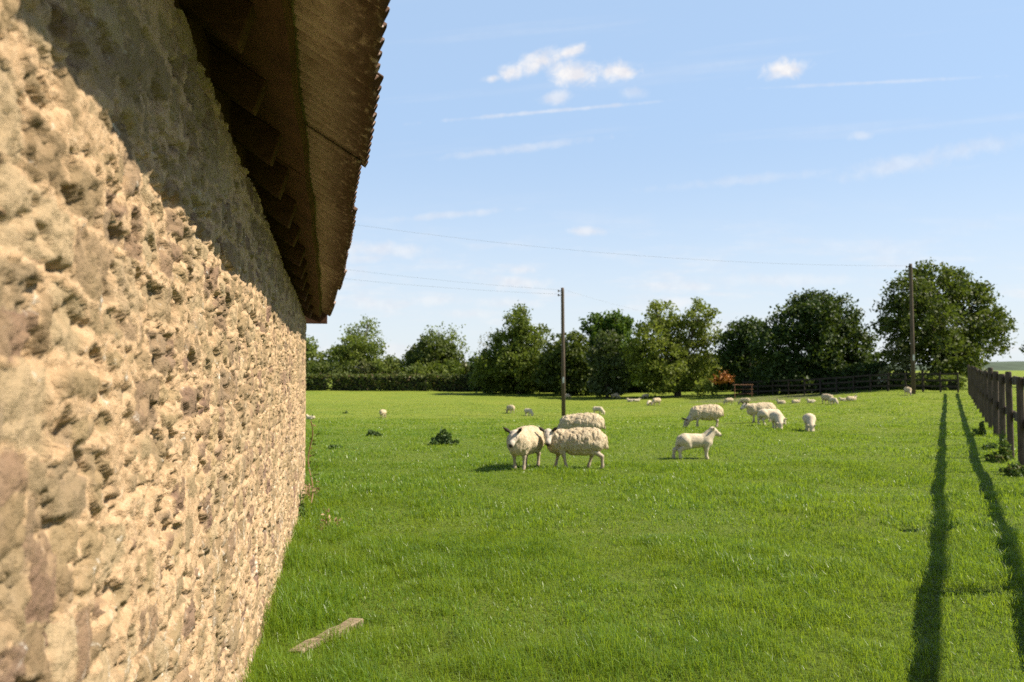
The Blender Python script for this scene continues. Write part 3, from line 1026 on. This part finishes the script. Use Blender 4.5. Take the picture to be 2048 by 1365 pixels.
tree('hedge_bush', 'wide green bush under the dark dome shaped tree', 'bush',
     [(840, 740, 18), (870, 738, 18), (905, 738, 18), (885, 745, 16), (820, 745, 14)], 93, L_MID, size=.18, dens=14, clump=.6, group=GB, base=868, trunk_r=.08, limbs=False)
tree('hedge_bush', 'dark bush at the foot of the leftmost trees beside the barn corner', 'bush',
     [(640, 742, 16), (665, 742, 18), (690, 745, 16), (615, 745, 18)], 94, L_OAK, size=.18, dens=16, clump=.6, group=GB, base=655, trunk_r=.08, limbs=False)
tree('hawthorn_bush', 'blossoming pale bush behind the right hand pole', 'bush',
     [(1790, 695, 18), (1800, 728, 20), (1782, 748, 18), (1810, 755, 16)], 54, L_MAYW, size=.13, dens=14, clump=.45, gap=.15, group=GB, base=1795, trunk_r=.06, limbs=False)
tree('hedge_bush', 'low sunlit bush at the foot of the largest tree', 'bush',
     [(1840, 765, 14), (1868, 768, 14), (1915, 765, 12), (1820, 768, 12)], 52.5, L_LIGHT, size=.12, dens=12, clump=.45, group=GB, base=1860, trunk_r=.06, limbs=False)
tree('copper_shrub', 'orange leaved shrub showing between the willow and the dark tree', 'shrub',
     [(1444, 756, 12), (1458, 753, 11), (1430, 762, 9)], 71, L_COPPER, size=.12, dens=14, clump=.4, group=GB, base=1442, trunk_r=.05, limbs=False)
tree('hedge_bush', 'bright green bush in front of the willow trunk', 'bush',
     [(1408, 770, 14), (1400, 782, 12), (1420, 780, 10)], 63, L_LIGHT, size=.13, dens=12, clump=.4, group=GB, base=1408, trunk_r=.05, limbs=False)
tree('elder_tree', 'tree outside the right edge with one branch tip reaching into the picture', 'tree',
     [(2120, 660, 50), (2090, 700, 36), (2058, 697, 10), (2140, 720, 50)], 62, L_OAK, size=.14, dens=12, clump=.5, gap=.2, group=GT, base=2120, trunk_r=.2)


def hedge(name, label, p_list, width, height, mat, n_per_m, size, cat='hedge', group=None):
    """a clipped hedge along ground points; leaves over a dark inner body"""
    b0 = Vector((p_list[0][0], p_list[0][1], ghf(*p_list[0])))
    root = tag(empty(name, b0), label, cat, group)
    core = MB(); Cs, Os = [], []
    for (x0, y0), (x1, y1) in zip(p_list[:-1], p_list[1:]):
        a = np.array([x0, y0]); b = np.array([x1, y1]); L = np.linalg.norm(b - a)
        d = (b - a) / L; nrm = np.array([d[1], -d[0]])
        n = int(L * n_per_m)
        t = rng.uniform(0, 1, n)
        h = height * (.93 + .14 * fbm(t * L * .8, t * 0 + y0, seed=99))
        per = rng.uniform(0, 1, n) * (2 * height + width)
        side = np.where(per < height, -1, np.where(per > height + width, 1, 0))
        wv = np.where(side == 0, (per - height) - width / 2, side * width / 2)
        zv = np.where(side == -1, per, np.where(side == 1, per - height - width, height)) * h / height
        jit = rng.normal(size=(n, 3)) * .09
        bx = a[0] + (b[0] - a[0]) * t + nrm[0] * wv; by = a[1] + (b[1] - a[1]) * t + nrm[1] * wv
        Cs.append(np.stack([bx, by, gh(bx, by) + zv], -1) + jit - np.array(b0))
        Os.append(np.stack([nrm[0] * side, nrm[1] * side, (side == 0) * 1.0], -1))
        m2 = (a + b) / 2
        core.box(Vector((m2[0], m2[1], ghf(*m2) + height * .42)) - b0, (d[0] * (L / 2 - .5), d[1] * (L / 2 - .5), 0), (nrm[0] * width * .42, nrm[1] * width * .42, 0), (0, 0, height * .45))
    C = np.concatenate(Cs); O = np.concatenate(Os)
    v, q, r = leaves(C, size, .65, O, .35)
    link('foliage', make_mesh('foliage', v, q, mats=[mat], smooth=False, attrs={'rnd': r}), root)
    core.build('light_block_core', M_CORE, root)  # solid boxes added inside the foliage to stop light passing through
    return root


def gp(px, Y): return ((px - 1024) / F * Y, Y)


hedge('trimmed_hedge', 'long flat topped hedge along the far left edge of the pasture', [gp(560, 87), gp(660, 87), gp(760, 86.5), gp(860, 86), gp(955, 85)], 1.6, 1.65, L_HEDGE, 330, .13)
hedge('trimmed_hedge', 'second clipped hedge showing just above the long flat topped one', [gp(735, 95), gp(850, 95), gp(975, 95)], 1.6, 2.1, L_HEDGE, 260, .15)
hedge('overgrown_hedge', 'deep shady hedge behind the trees from the nearer pole to the willow', [gp(940, 84), gp(1060, 84), gp(1180, 82), gp(1300, 80), gp(1400, 79), gp(1485, 79)], 2.4, 3.3, L_DARK, 420, .2)
hedge('overgrown_hedge', 'dark hedge behind the broad tree and its rail fence', [gp(1470, 76), gp(1560, 74), gp(1660, 71), gp(1770, 67)], 2.2, 2.6, L_DARK, 420, .17)

hedge('overgrown_hedge', 'black looking hedge close behind the rail fence under the broad tree', [gp(1478, 66), gp(1560, 63.5), gp(1650, 60.5), gp(1765, 57)], 1.6, 1.75, L_DARK, 480, .13)

hedge('trimmed_hedge', 'low green hedge behind the fence at the foot of the right hand pole', [gp(1768, 57.5), gp(1840, 54), gp(1908, 50.5)], 1.2, .8, L_MID, 420, .10)

# ------------------------------------------------------------------ weeds
def weed(px, py, hpx, wpx, label, mat, name, cat, group, n=420, size=.05, spiky=True):
    p = hit(px, py)
    H = hpx / F * p.y; Wd = wpx / F * p.y / 2
    root = empty(name, p)
    tag(root, label, cat, group)
    # several stems, leaves in whorls
    ns = max(4, int(n / 40))
    C, O = [], []
    m = MB()
    for k in range(ns):
        r = Wd * random.random(); a = random.uniform(0, 2 * math.pi)
        hh = H * (1 - .75 * (r / Wd)) * random.uniform(.75, 1.1)
        b = Vector((r * math.cos(a), r * math.sin(a) * .8, 0)); t = b * 1.25 + Vector((0, 0, hh))
        m.tube([b, b.lerp(t, .5), t], [.008, .006, .003], n=4)
        for j in range(int(n / ns)):
            f = random.uniform(.05, 1)
            ang = random.uniform(0, 2 * math.pi)
            d = Vector((math.cos(ang), math.sin(ang), random.uniform(-.1, .5))).normalized()
            C.append(b.lerp(t, f) + d * (.02 + size * (1.2 - f) * 1.2)); O.append((d.x * .3, d.y * .3, 1))
    v, q, r = leaves(np.array(C), size, .4, np.array(O) / 1.1, .4)
    link('leaves', make_mesh('leaves', v, q, mats=[mat], smooth=False, attrs={'rnd': r}), root)
    m.build('stems', mat, root)
    return root


GW = 'weed clumps in the pasture'
weed(888, 890, 32, 46, 'tallest dark thistle clump in the open pasture left of the two ewes', L_WEED, 'thistle_clump', 'weed', GW, 520, .06)
weed(741, 873, 12, 34, 'spreading low thistle clump between the barn and the tallest thistle', L_WEED, 'thistle_clump', 'weed', GW, 220, .05)
weed(672, 898, 9, 30, 'flat dark weed patch nearest the barn corner', L_WEED, 'weed_clump', 'weed', GW, 160, .04)
weed(692, 828, 6, 12, 'tiny distant weed tuft near the far left of the pasture', L_WEED, 'weed_clump', 'weed', GW, 70, .05)
weed(622, 1000, 62, 36, 'dry brown dock stalks beside the barn corner', L_DRY, 'dock_plant', 'weed', GW, 80, .028)
weed(655, 1062, 42, 46, 'reddish dead stalks among grass in front of the barn corner', L_DRY, 'dock_plant', 'weed', GW, 60, .025)
weed(600, 1046, 80, 18, 'green weeds climbing the foot of the barn corner', L_NETTLE, 'nettle_clump', 'weed', GW, 110, .026)
weed(2008, 925, 62, 48, 'leafy nettles at the foot of the nearest visible fence post', L_NETTLE, 'nettle_clump', 'weed', GW, 420, .045)
weed(1962, 872, 30, 40, 'nettle patch further along under the fence rails', L_NETTLE, 'nettle_clump', 'weed', GW, 260, .045)
weed(2030, 952, 26, 50, 'tangled leafy weeds round the nearest visible fence post', L_NETTLE, 'nettle_clump', 'weed', GW, 300, .045)
weed(1985, 900, 16, 34, 'low dark weeds between the two nettle patches by the fence', L_WEED, 'weed_clump', 'weed', GW, 140, .045)

# bramble stem on the corner of the wall
m = MB(); C = []
ps = []
for k in range(18):
    f = k / 17
    s = 9.6 + .25 * math.sin(f * 3) + .5 * f * .4; wq = .10 - .02 * f + .03 * math.sin(f * 9)
    ps.append(Vector(bp(s, wq, .02 + f * 1.0)))
    for j in range(3): C.append(Vector(bp(s + random.uniform(-.1, .1), wq + random.uniform(.0, .09), .05 + f * 1.0 + random.uniform(-.05, .05))))
b0 = ps[0].copy()
br = tag(empty('bramble', b0), 'thin bramble climbing up the far corner of the barn wall', 'bramble')
m.tube([p - b0 for p in ps], .008, n=5)
m.build('stem', L_DRY, br)
v, q, r = leaves(np.array([tuple(c - b0) for c in C]), .024, .6)
link('leaves', make_mesh('leaves', v, q, mats=[L_NETTLE], smooth=False, attrs={'rnd': r}), br)

# old squared timber in the grass
ta, tb_ = hit(588, 1308), hit(714, 1252)
d = tb_ - ta; L = d.length; dn = d.normalized(); sd = Vector((dn.y, -dn.x, 0)).normalized()
m = MB()
vs, fs = [], []
for k in range(9):
    f = k / 8
    for (a, b) in ((-1, -1), (1, -1), (1, 1), (-1, 1)):
        jw = 1 + .12 * math.sin(k * 2.1 + a * 2)
        vs.append(dn * (L * f + (.02 * a if k in (0, 8) else 0)) + sd * (.042 * a * jw) + Vector((0, 0, .018 - .030 * (1 - f) + .030 * b * jw)))
for k in range(8):
    for e in range(4):
        fs.append((k * 4 + e, k * 4 + (e + 1) % 4, k * 4 + 4 + (e + 1) % 4, k * 4 + 4 + e))
fs += [(3, 2, 1, 0), (32, 33, 34, 35)]
m.add(vs, fs)
o = m.build('timber', M_TIMBER, bevel=.006); o.location = ta
tag(o, 'short weathered squared timber lying in the grass beside the barn wall', 'timber')

# ------------------------------------------------------------------ sheep
def seg(P, a, b, ra, rb):
    a = np.array(a, float); b = np.array(b, float)
    ab = b - a; L2 = max((ab ** 2).sum(), 1e-9)
    t = np.clip(((P - a) @ ab) / L2, 0, 1)
    d = np.sqrt(((P - a - t[..., None] * ab) ** 2).sum(-1))
    return d - (ra + (rb - ra) * t)


def smin(a, b, k):
    h = np.clip(.5 + .5 * (b - a) / k, 0, 1)
    return b * (1 - h) + a * h - k * h * (1 - h)


def surface_nets(Fv, origin, h):
    """naive surface nets on a grid of signed distances"""
    ins = Fv < 0
    n = np.array(Fv.shape)
    cn = n - 1
    acc = np.zeros((*cn, 3)); cnt = np.zeros(cn)
    g = [np.arange(k) for k in n]
    for ax in range(3):
        sl0 = [slice(None)] * 3; sl1 = [slice(None)] * 3
        sl0[ax] = slice(0, -1); sl1[ax] = slice(1, None)
        f0, f1 = Fv[tuple(sl0)], Fv[tuple(sl1)]
        cr = ins[tuple(sl0)] != ins[tuple(sl1)]
        t = np.where(cr, f0 / np.where(f0 == f1, 1, f0 - f1), 0)
        mesh_idx = np.stack(np.meshgrid(*[np.arange(k) for k in f0.shape], indexing='ij'), -1).astype(float)
        mesh_idx[..., ax] += t
        o1, o2 = [a for a in range(3) if a != ax]
        for d1 in (0, 1):
            for d2 in (0, 1):
                s = [slice(None)] * 3
                s[o1] = slice(d1, d1 + cn[o1]); s[o2] = slice(d2, d2 + cn[o2])
                c = cr[tuple(s)]
                acc += np.where(c[..., None], mesh_idx[tuple(s)], 0); cnt += c
    act = cnt > 0
    vid = np.full(cn, -1); vid[act] = np.arange(act.sum())
    V_ = origin + h * (acc[act] / cnt[act][:, None])
    quads = []
    for ax in range(3):
        o1, o2 = [(1, 2), (2, 0), (0, 1)][ax]
        sl0 = [slice(None)] * 3; sl1 = [slice(None)] * 3
        sl0[ax] = slice(0, -1); sl1[ax] = slice(1, None)
        a, b = ins[tuple(sl0)], ins[tuple(sl1)]
        I = np.argwhere(a != b)
        I = I[(I[:, o1] > 0) & (I[:, o2] > 0) & (I[:, o1] < cn[o1]) & (I[:, o2] < cn[o2])]
        if not len(I): continue
        def cell(d1, d2):
            J = I.copy(); J[:, o1] += d1; J[:, o2] += d2
            return vid[J[:, 0], J[:, 1], J[:, 2]]
        q = np.stack([cell(-1, -1), cell(0, -1), cell(0, 0), cell(-1, 0)], -1)
        flip = ~a[I[:, 0], I[:, 1], I[:, 2]]
        q[flip] = q[flip][:, ::-1]
        quads.append(q)
    return V_, np.concatenate(quads)


def grid_for(prims, h, pad=.06):
    pts = np.array([np.array(p) + s * r for (a, b, ra, rb) in prims for p, r in ((a, ra), (b, rb)) for s in (-1, 1)])
    lo, hi = pts.min(0) - pad, pts.max(0) + pad
    ax = [np.arange(lo[i], hi[i] + h, h) for i in range(3)]
    return lo, np.stack(np.meshgrid(*ax, indexing='ij'), -1)


def eval_prims(G, prims, k):
    d = None
    for (a, b, ra, rb) in prims:
        s = seg(G, a, b, ra, rb)
        d = s if d is None else smin(d, s, k)
    return d


def head_prims(P, f, u, sc=1.0, ear_up=.07):
    P = np.array(P, float); f = np.array(f, float); f /= np.linalg.norm(f); u = np.array(u, float)
    side = np.cross(u, f); side /= np.linalg.norm(side); u2 = np.cross(f, side)
    pr = [(P, P + f * .07 * sc, .075 * sc, .068 * sc), (P + f * .07 * sc + u2 * .012 * sc, P + f * .17 * sc + u2 * .004 * sc, .058 * sc, .043 * sc),
          (P + f * .17 * sc, P + f * .205 * sc - u2 * .008 * sc, .042 * sc, .036 * sc), (P + f * .05 * sc - u2 * .03 * sc, P + f * .17 * sc - u2 * .025 * sc, .045 * sc, .028 * sc)]
    ears = []
    dark = []
    for sg in (-1, 1):
        e0 = P + side * sg * .055 * sc + u2 * .03 * sc - f * .015 * sc
        e1 = e0 + side * sg * .055 * sc + u2 * ear_up * .75 * sc; e2 = e0 + side * sg * .088 * sc + u2 * ear_up * 1.3 * sc
        ears += [(e0, e1, .020 * sc, .027 * sc), (e1, e2, .027 * sc, .012 * sc)]
        eye = P + f * .075 * sc + side * sg * .060 * sc + u2 * .022 * sc
        dark.append((eye, eye, .013 * sc, .013 * sc))
    nose = P + f * .228 * sc
    dark.append((nose + side * -.012 * sc, nose + side * .012 * sc, .027 * sc, .027 * sc))
    return pr, ears, dark


def leg_front(x, y, fx=0.0, top=.46, sc=1.0, r=1.0):
    return [((x, y, top), (x + fx * .45, y, .25 * sc), .075 * r, .034 * r), ((x + fx * .45, y, .25 * sc), (x + fx * .85, y, .07 * sc), .032 * r, .023 * r),
            ((x + fx * .85, y, .07 * sc), (x + fx + .015, y, .022), .026 * r, .031 * r)]


def leg_hind(x, y, fx=0.0, top=.48, sc=1.0, r=1.0):
    return [((x, y, top), (x + .07 + fx * .3, y, .36 * sc), .11 * r, .075 * r), ((x + .07 + fx * .3, y, .36 * sc), (x - .07 + fx * .7, y, .235 * sc), .07 * r, .034 * r),
            ((x - .07 + fx * .7, y, .235 * sc), (x - .045 + fx, y, .07 * sc), .031 * r, .024 * r), ((x - .045 + fx, y, .07 * sc), (x - .03 + fx, y, .022), .026 * r, .032 * r)]


def ewe_mesh(pose):
    up = (0, 0, 1)
    if pose == 'face': P_, f_, nk = (.47, .0, .63), (.72, .0, -.70), (.30, 0, .55)
    elif pose == 'turned': P_, f_, nk = (.50, .06, .64), (.06, .66, -.75), (.32, 0, .54)
    elif pose == 'ahead': P_, f_, nk = (.58, .02, .64), (.80, .18, -.55), (.33, 0, .54)
    elif pose == 'graze': P_, f_, nk = (.60, 0, .23), (.42, 0, -.90), (.34, 0, .46)
    else: P_, f_, nk = (.44, .02, .50), (.85, .1, -.45), (.30, 0, .30)
    dz = -.26 if pose == 'lie' else 0.0
    hp, ears, dark = head_prims(P_, f_, up if pose != 'graze' else (.9, 0, .43), sc=1.12, ear_up=.085)
    P_ = np.array(P_)
    body = [((.28, 0, .50 + dz), (-.30, 0, .51 + dz), .165, .175), (nk, P_, .12, .075)]
    if pose != 'lie':
        st = {'face': (.03, -.05, -.03, .06), 'turned': (-.10, .10, -.12, .10), 'ahead': (.06, -.06, .07, -.05), 'graze': (.08, -.05, .05, -.06)}[pose]
        legs = leg_front(.27, .10, st[0]) + leg_front(.27, -.10, st[1]) + leg_hind(-.30, .105, st[2]) + leg_hind(-.30, -.105, st[3])
    else:
        legs = [((.30, .16, .10), (.46, .15, .05), .05, .035), ((.46, .15, .05), (.33, .13, .03), .032, .025),
                ((-.22, .22, .12), (-.02, .24, .05), .09, .04), ((-.02, .24, .05), (-.2, .26, .03), .03, .025)]
    h = .013
    prims = body + hp + legs
    o, G = grid_for(prims + ears, h)
    d = eval_prims(G, prims, .03)
    de = eval_prims(G, ears, .012)
    d = smin(d, de, .012)
    V_, Q_ = surface_nets(d, o, h)
    dk = np.clip(1 - np.maximum(eval_prims(V_, ears, .01), -.01) / .012, 0, 1) * sstep(.004, .016, eval_prims(V_, hp, .02))
    dk = np.maximum(dk, np.clip(1 - eval_prims(V_, dark, .002) / .012, 0, 1))
    dk = np.maximum(dk, sstep(.045, .02, V_[:, 2]) * .8 if pose != 'lie' else 0)
    me = make_mesh('ewe_' + pose, V_, Q_, mats=[M_SKIN], attrs={'dark': dk})
    # fleece
    fl = [((.30, 0, .50 + dz), (-.30, 0, .515 + dz), .205, .225), ((.02, 0, .485 + dz), (-.18, 0, .485 + dz), .245, .25), ((.31, 0, .43 + dz * .8), (.31, 0, .50 + dz), .165, .17),
          ((-.38, 0, .50 + dz), (-.34, 0, .52 + dz), .18, .19), (nk, np.array(nk) + (P_ - np.array(nk)) * .66, .165, .105), ((.36, 0, .42 + dz * .8), (.40, 0, .40 + dz * .7), .14, .12), ((-.50, 0, .56 + dz), (-.555, 0, .38 + dz * .6), .05, .04)]
    if pose != 'lie':
        for sg in (-1, 1):
            fl += [((-.33, sg * .10, .44), (-.27, sg * .11, .33), .13, .075), ((.27, sg * .10, .42), (.275, sg * .10, .32), .105, .06)]
    else:
        fl += [((-.25, .16, .14), (-.1, .2, .12), .14, .1), ((.2, 0, .16), (-.3, 0, .16), .22, .24)]
    o, G = grid_for(fl, h, .09)
    d = eval_prims(G, fl, .05)
    x, y, z = G[..., 0], G[..., 1], G[..., 2]
    sd = {'face': 1, 'turned': 2, 'ahead': 3, 'graze': 4, 'lie': 5}[pose]
    lum = fbm(x * 9, y * 9, z * 7, seed=200 + sd, oct=3)
    rid = 1 - np.abs(fbm(x * 14 + .8 * z, y * 14, z * 4.5, seed=230 + sd, oct=2) * 2 - 1)
    d = d - (lum - .5) * .028 - (fbm(x * 22, y * 22, z * 16, seed=260 + sd, oct=2) - .5) * .022 + np.clip(rid - .82, 0, 1) * (.15 if pose in ('turned', 'graze') else .06)
    if pose == 'lie': d = np.maximum(d, .0 - z)
    V2, Q2 = surface_nets(d, o, h)
    me2 = make_mesh('fleece_' + pose, V2, Q2, mats=[M_FLEECE])
    return me, me2


def lamb_mesh(pose):
    up = (0, 0, 1)
    if pose == 'stand': P_, f_, nk = (.315, 0.0, .525), (.86, -.15, -.45), (.20, 0, .38)
    elif pose == 'graze': P_, f_, nk = (.40, 0, .16), (.42, 0, -.90), (.21, 0, .34)
    else: P_, f_, nk = (.30, .02, .30), (.9, .1, -.35), (.18, 0, .17)
    dz = -.20 if pose == 'lie' else 0
    hp, ears, dark = head_prims(P_, f_, up if pose != 'graze' else (.9, 0, .43), sc=.78, ear_up=.045)
    P_ = np.array(P_)
    body = [((.18, 0, .345 + dz), (-.20, 0, .36 + dz), .12, .125), ((.02, 0, .335 + dz), (-.1, 0, .335 + dz), .125, .13), (nk, P_, .118, .078),
            ((-.24, 0, .35 + dz), (-.2, 0, .37 + dz), .11, .105), ((-.32, 0, .40 + dz), (-.37, 0, .26 + dz * .6), .034, .026), ((.21, 0, .31 + dz), (.2, 0, .36 + dz), .10, .10)]
    if pose != 'lie':
        st = {'stand': (.04, .0, -.14, -.05), 'graze': (.07, -.03, -.04, .06)}[pose]
        legs = leg_front(.18, .065, st[0], .32, .78, 1.0) + leg_front(.18, -.065, st[1], .32, .78, 1.0) + leg_hind(-.22, .07, st[2], .34, .75, 1.0) + leg_hind(-.22, -.07, st[3], .34, .75, 1.0)
    else:
        legs = [((.2, .1, .07), (.32, .1, .035), .04, .028), ((-.15, .12, .08), (0, .15, .035), .06, .03)]
    h = .0115
    prims = body + hp + legs
    o, G = grid_for(prims + ears, h)
    d = eval_prims(G, prims, .03)
    d = smin(d, eval_prims(G, ears, .012), .012)
    x, y, z = G[..., 0], G[..., 1], G[..., 2]
    d = d - (fbm(x * 14, y * 14, z * 12, seed=301, oct=3) - .5) * .016 * sstep(.18 if pose != 'lie' else .02, .3, z)
    if pose == 'lie': d = np.maximum(d, -z)
    V_, Q_ = surface_nets(d, o, h)
    dk = np.clip(1 - eval_prims(V_, dark, .002) / .008, 0, 1) * .85
    return make_mesh('lamb_' + pose, V_, Q_, mats=[M_LAMB], attrs={'dark': dk})


M_LAMB, t_ = material('lamb_wool')
p_ = obj_coord(t_)
n_ = t_.noise(24.0, 5, .65, p_)
c_ = t_.mix(t_.ss(n_, .35, .7), (.58, .50, .37), (.48, .40, .28))
c_ = t_.mix(t_.attr('dark'), c_, (.07, .045, .04))
finish(t_, c_, .95, t_.noise(60.0, 4, .7, p_), .6, .012, .05)

EWE = {k: ewe_mesh(k) for k in ('face', 'turned', 'ahead', 'graze', 'lie')}
LAMB = {k: lamb_mesh(k) for k in ('stand', 'graze', 'lie')}
TOPZ = {'face': .74, 'turned': .74, 'ahead': .74, 'graze': .74, 'lie': .50}
LTOP = {'stand': .485, 'graze': .485, 'lie': .29}
GS = 'flock grazing in the pasture'


def sheep(kind, pose, px, py, hpx, head_deg, label, tint=1.0):
    """feet pixel, height in photo pixels, heading in degrees (0 = picture right, 90 = away)"""
    p = hit(px, py)
    top = TOPZ[pose] if kind == 'ewe' else LTOP[pose]
    sc = hpx / F * p.y / top
    name = 'sheep' if kind == 'ewe' else 'lamb'
    me = EWE[pose][0] if kind == 'ewe' else LAMB[pose]
    o = link(name, me)
    o.location = p + Vector((0, 0, -.012))
    o.rotation_euler = (0, 0, math.radians(head_deg))
    o.scale = (sc, sc, sc)
    tag(o, label, name, GS)
    if kind == 'ewe':
        link('fleece', EWE[pose][1], o)
    print('SHEEP', name, pose, px, py, 'Y=%.1f scale=%.2f' % (p.y, sc))
    return o


sheep('ewe', 'face', 1050, 937, 84, 247, 'woolly ewe with dark ears facing the camera, left of the nearest pair')
sheep('ewe', 'turned', 1152, 937, 82, 180, 'shaggy ewe side on, head turned to the camera, right of the nearest pair')
sheep('ewe', 'graze', 1162, 888, 62, 178, 'ewe with its head hidden behind the shaggy side on ewe')
sheep('ewe', 'graze', 1412, 856, 47, 186, 'big ewe with deeply parted fleece grazing behind the standing lamb')
sheep('lamb', 'stand', 1392, 918, 52, 4, 'smooth white lamb standing side on and looking right')
sheep('ewe', 'ahead', 1522, 845, 40, 183, 'ewe walking left with two grazing lambs beside her rump')
sheep('lamb', 'graze', 1540, 851, 34, 10, 'lamb grazing side on, overlapped by the lamb that faces the camera')
sheep('lamb', 'graze', 1555, 858, 35, 262, 'lamb grazing head on beside the walking ewe')
sheep('lamb', 'graze', 1620, 862, 35, 255, 'lone lamb grazing head on to the right of the walking ewe group')
sheep('ewe', 'graze', 766, 836, 17, 82, 'round sheep seen from behind, alone in the left of the pasture')
sheep('ewe', 'graze', 1021, 827, 17, 120, 'far sheep grazing away to the left above the camera facing ewe')
sheep('lamb', 'graze', 1057, 832, 15, 305, 'small lamb grazing toward the camera right of the far sheep')
sheep('lamb', 'graze', 1196, 829, 16, 320, 'lamb grazing rightward just above the ewe with the hidden head')
sheep('ewe', 'graze', 1134, 798, 10, 30, 'tiny distant sheep peeping out right of the nearer pole')
sheep('ewe', 'graze', 1230, 797, 11, 345, 'distant sheep grazing in the strip of light between tree shadows')
sheep('lamb', 'lie', 1261, 804, 6, 170, 'left one of two lambs lying side by side in tree shade')
sheep('lamb', 'lie', 1273, 804, 6, 10, 'right one of two lambs lying side by side in tree shade')
sheep('ewe', 'graze', 1291, 797, 9, 180, 'shaded sheep under the willow left of its trunk')
sheep('lamb', 'graze', 1298, 811, 10, 240, 'small lamb at the left side of a cream ewe below the willow')
sheep('ewe', 'graze', 1313, 811, 15, 215, 'cream ewe grazing in sun below the willow')
sheep('ewe', 'graze', 1458, 809, 13, 200, 'half shaded ewe grazing near the metal hurdle')
sheep('ewe', 'graze', 1490, 810, 14, 150, 'grey looking ewe in shade directly in front of the hurdle')
sheep('ewe', 'lie', 1562, 808, 8, 175, 'leftmost of the sheep lying in shade of the broad tree')
sheep('ewe', 'lie', 1592, 807, 8, 5, 'middle one of the sheep lying in shade of the broad tree')
sheep('lamb', 'lie', 1622, 806, 7, 180, 'small lamb lying last in the row under the broad tree')
sheep('ewe', 'graze', 1655, 808, 20, 290, 'ewe grazing at the shadow edge with a lamb close on its right')
sheep('lamb', 'graze', 1667, 809, 14, 285, 'lamb tucked against the ewe at the shadow edge')
sheep('lamb', 'lie', 1686, 802, 6, 170, 'tiny lamb lying between the ewe at the shadow edge and the resting sheep')
sheep('ewe', 'lie', 1703, 802, 10, 8, 'resting sheep with raised head before the rail fence')
sheep('ewe', 'graze', 1816, 791, 17, 262, 'sheep close to the foot of the right hand pole')
sheep('lamb', 'lie', 621, 839, 8, 165, 'white lamb lying beside the far barn corner')

# ------------------------------------------------------------------ the sward
def blades(y0, y1, dens, width, length, xm=.72, pad=1.5):
    area_w = lambda y: xm * y + pad
    n = int(dens * (y1 - y0) * (area_w(y0) + area_w(y1)))
    yy = rng.uniform(y0, y1, n * 2); xx = rng.uniform(-1, 1, n * 2) * area_w(y1)
    k = np.abs(xx) < area_w(yy)
    xx, yy = xx[k][:n], yy[k][:n]
    rel = np.stack([xx - B0[0], yy - B0[1]], -1)
    s = rel @ BD; ww = rel @ BN
    inside = (ww < .02) & (s < S_END + .05)
    xx, yy, ww, s = xx[~inside], yy[~inside], ww[~inside], s[~inside]
    n = len(xx)
    tuft = fbm(xx * 1.1, yy * 1.1, seed=401, oct=3)
    fine = vnoise(xx * 5, yy * 5, seed=405)
    nearwall = np.exp(-np.abs(ww) / .28) * (s < S_END + .2)
    L = length * (.55 + .95 * sstep(.32, .75, tuft)) * (.6 + .7 * fine) * rng.uniform(.55, 1.35, n) * (1 + 1.8 * nearwall)
    keep = rng.uniform(size=n) < (.45 + .9 * fine)
    az = rng.uniform(0, 2 * np.pi, n) * .75 + 1.2 * np.pi * vnoise(xx * .9, yy * .9, seed=409)
    lean = rng.uniform(.2, 1.25, n)
    d = np.stack([np.cos(az), np.sin(az), np.zeros(n)], -1)
    fa = az + np.pi / 2 + rng.normal(0, .7, n)
    wdv = np.stack([np.cos(fa), np.sin(fa), np.zeros(n)], -1) * (width * rng.uniform(.6, 1.3, n) / 2)[:, None]
    b = np.stack([xx, yy, gh(xx, yy) - .004], -1)
    up = np.array([0, 0, 1.0])
    mid = b + d * (L * lean * .28)[:, None] + up * (L * (.60 - .14 * lean))[:, None]
    tip = b + d * (L * lean * .95)[:, None] + up * (L * (1.02 - .56 * lean))[:, None]
    V_ = np.stack([b - wdv, b + wdv, mid - wdv * .8, mid + wdv * .8, tip], 1)[keep]
    r = np.clip(rng.beta(2, 2.6, n) * .9 + (rng.uniform(size=n) > .985) * .4, 0, 1)[keep]
    return V_.reshape(-1, 3), np.repeat(r, 5)


BV, BR = [], []
for args in ((2.6, 5.0, 6200, .0034, .088), (5.0, 8.0, 4300, .0046, .084), (8.0, 14.0, 1500, .0080, .075), (14.0, 24.0, 500, .013, .065), (24.0, 40.0, 120, .024, .055), (40.0, 60.0, 30, .035, .045)):
    v, r = blades(*args)
    BV.append(v); BR.append(r)
BV = np.concatenate(BV); BR = np.concatenate(BR)
nb = len(BV) // 5
i0 = np.arange(nb)[:, None] * 5
me = make_mesh('grass', BV, i0 + np.array([[0, 1, 3, 2]]), i0 + np.array([[2, 3, 4]]), mats=[M_BLADE], smooth=False, attrs={'rnd': BR})
tag(link('grass', me), 'short bright green pasture grass covering the field', 'grass', kind='stuff')
print('BLADES', nb)
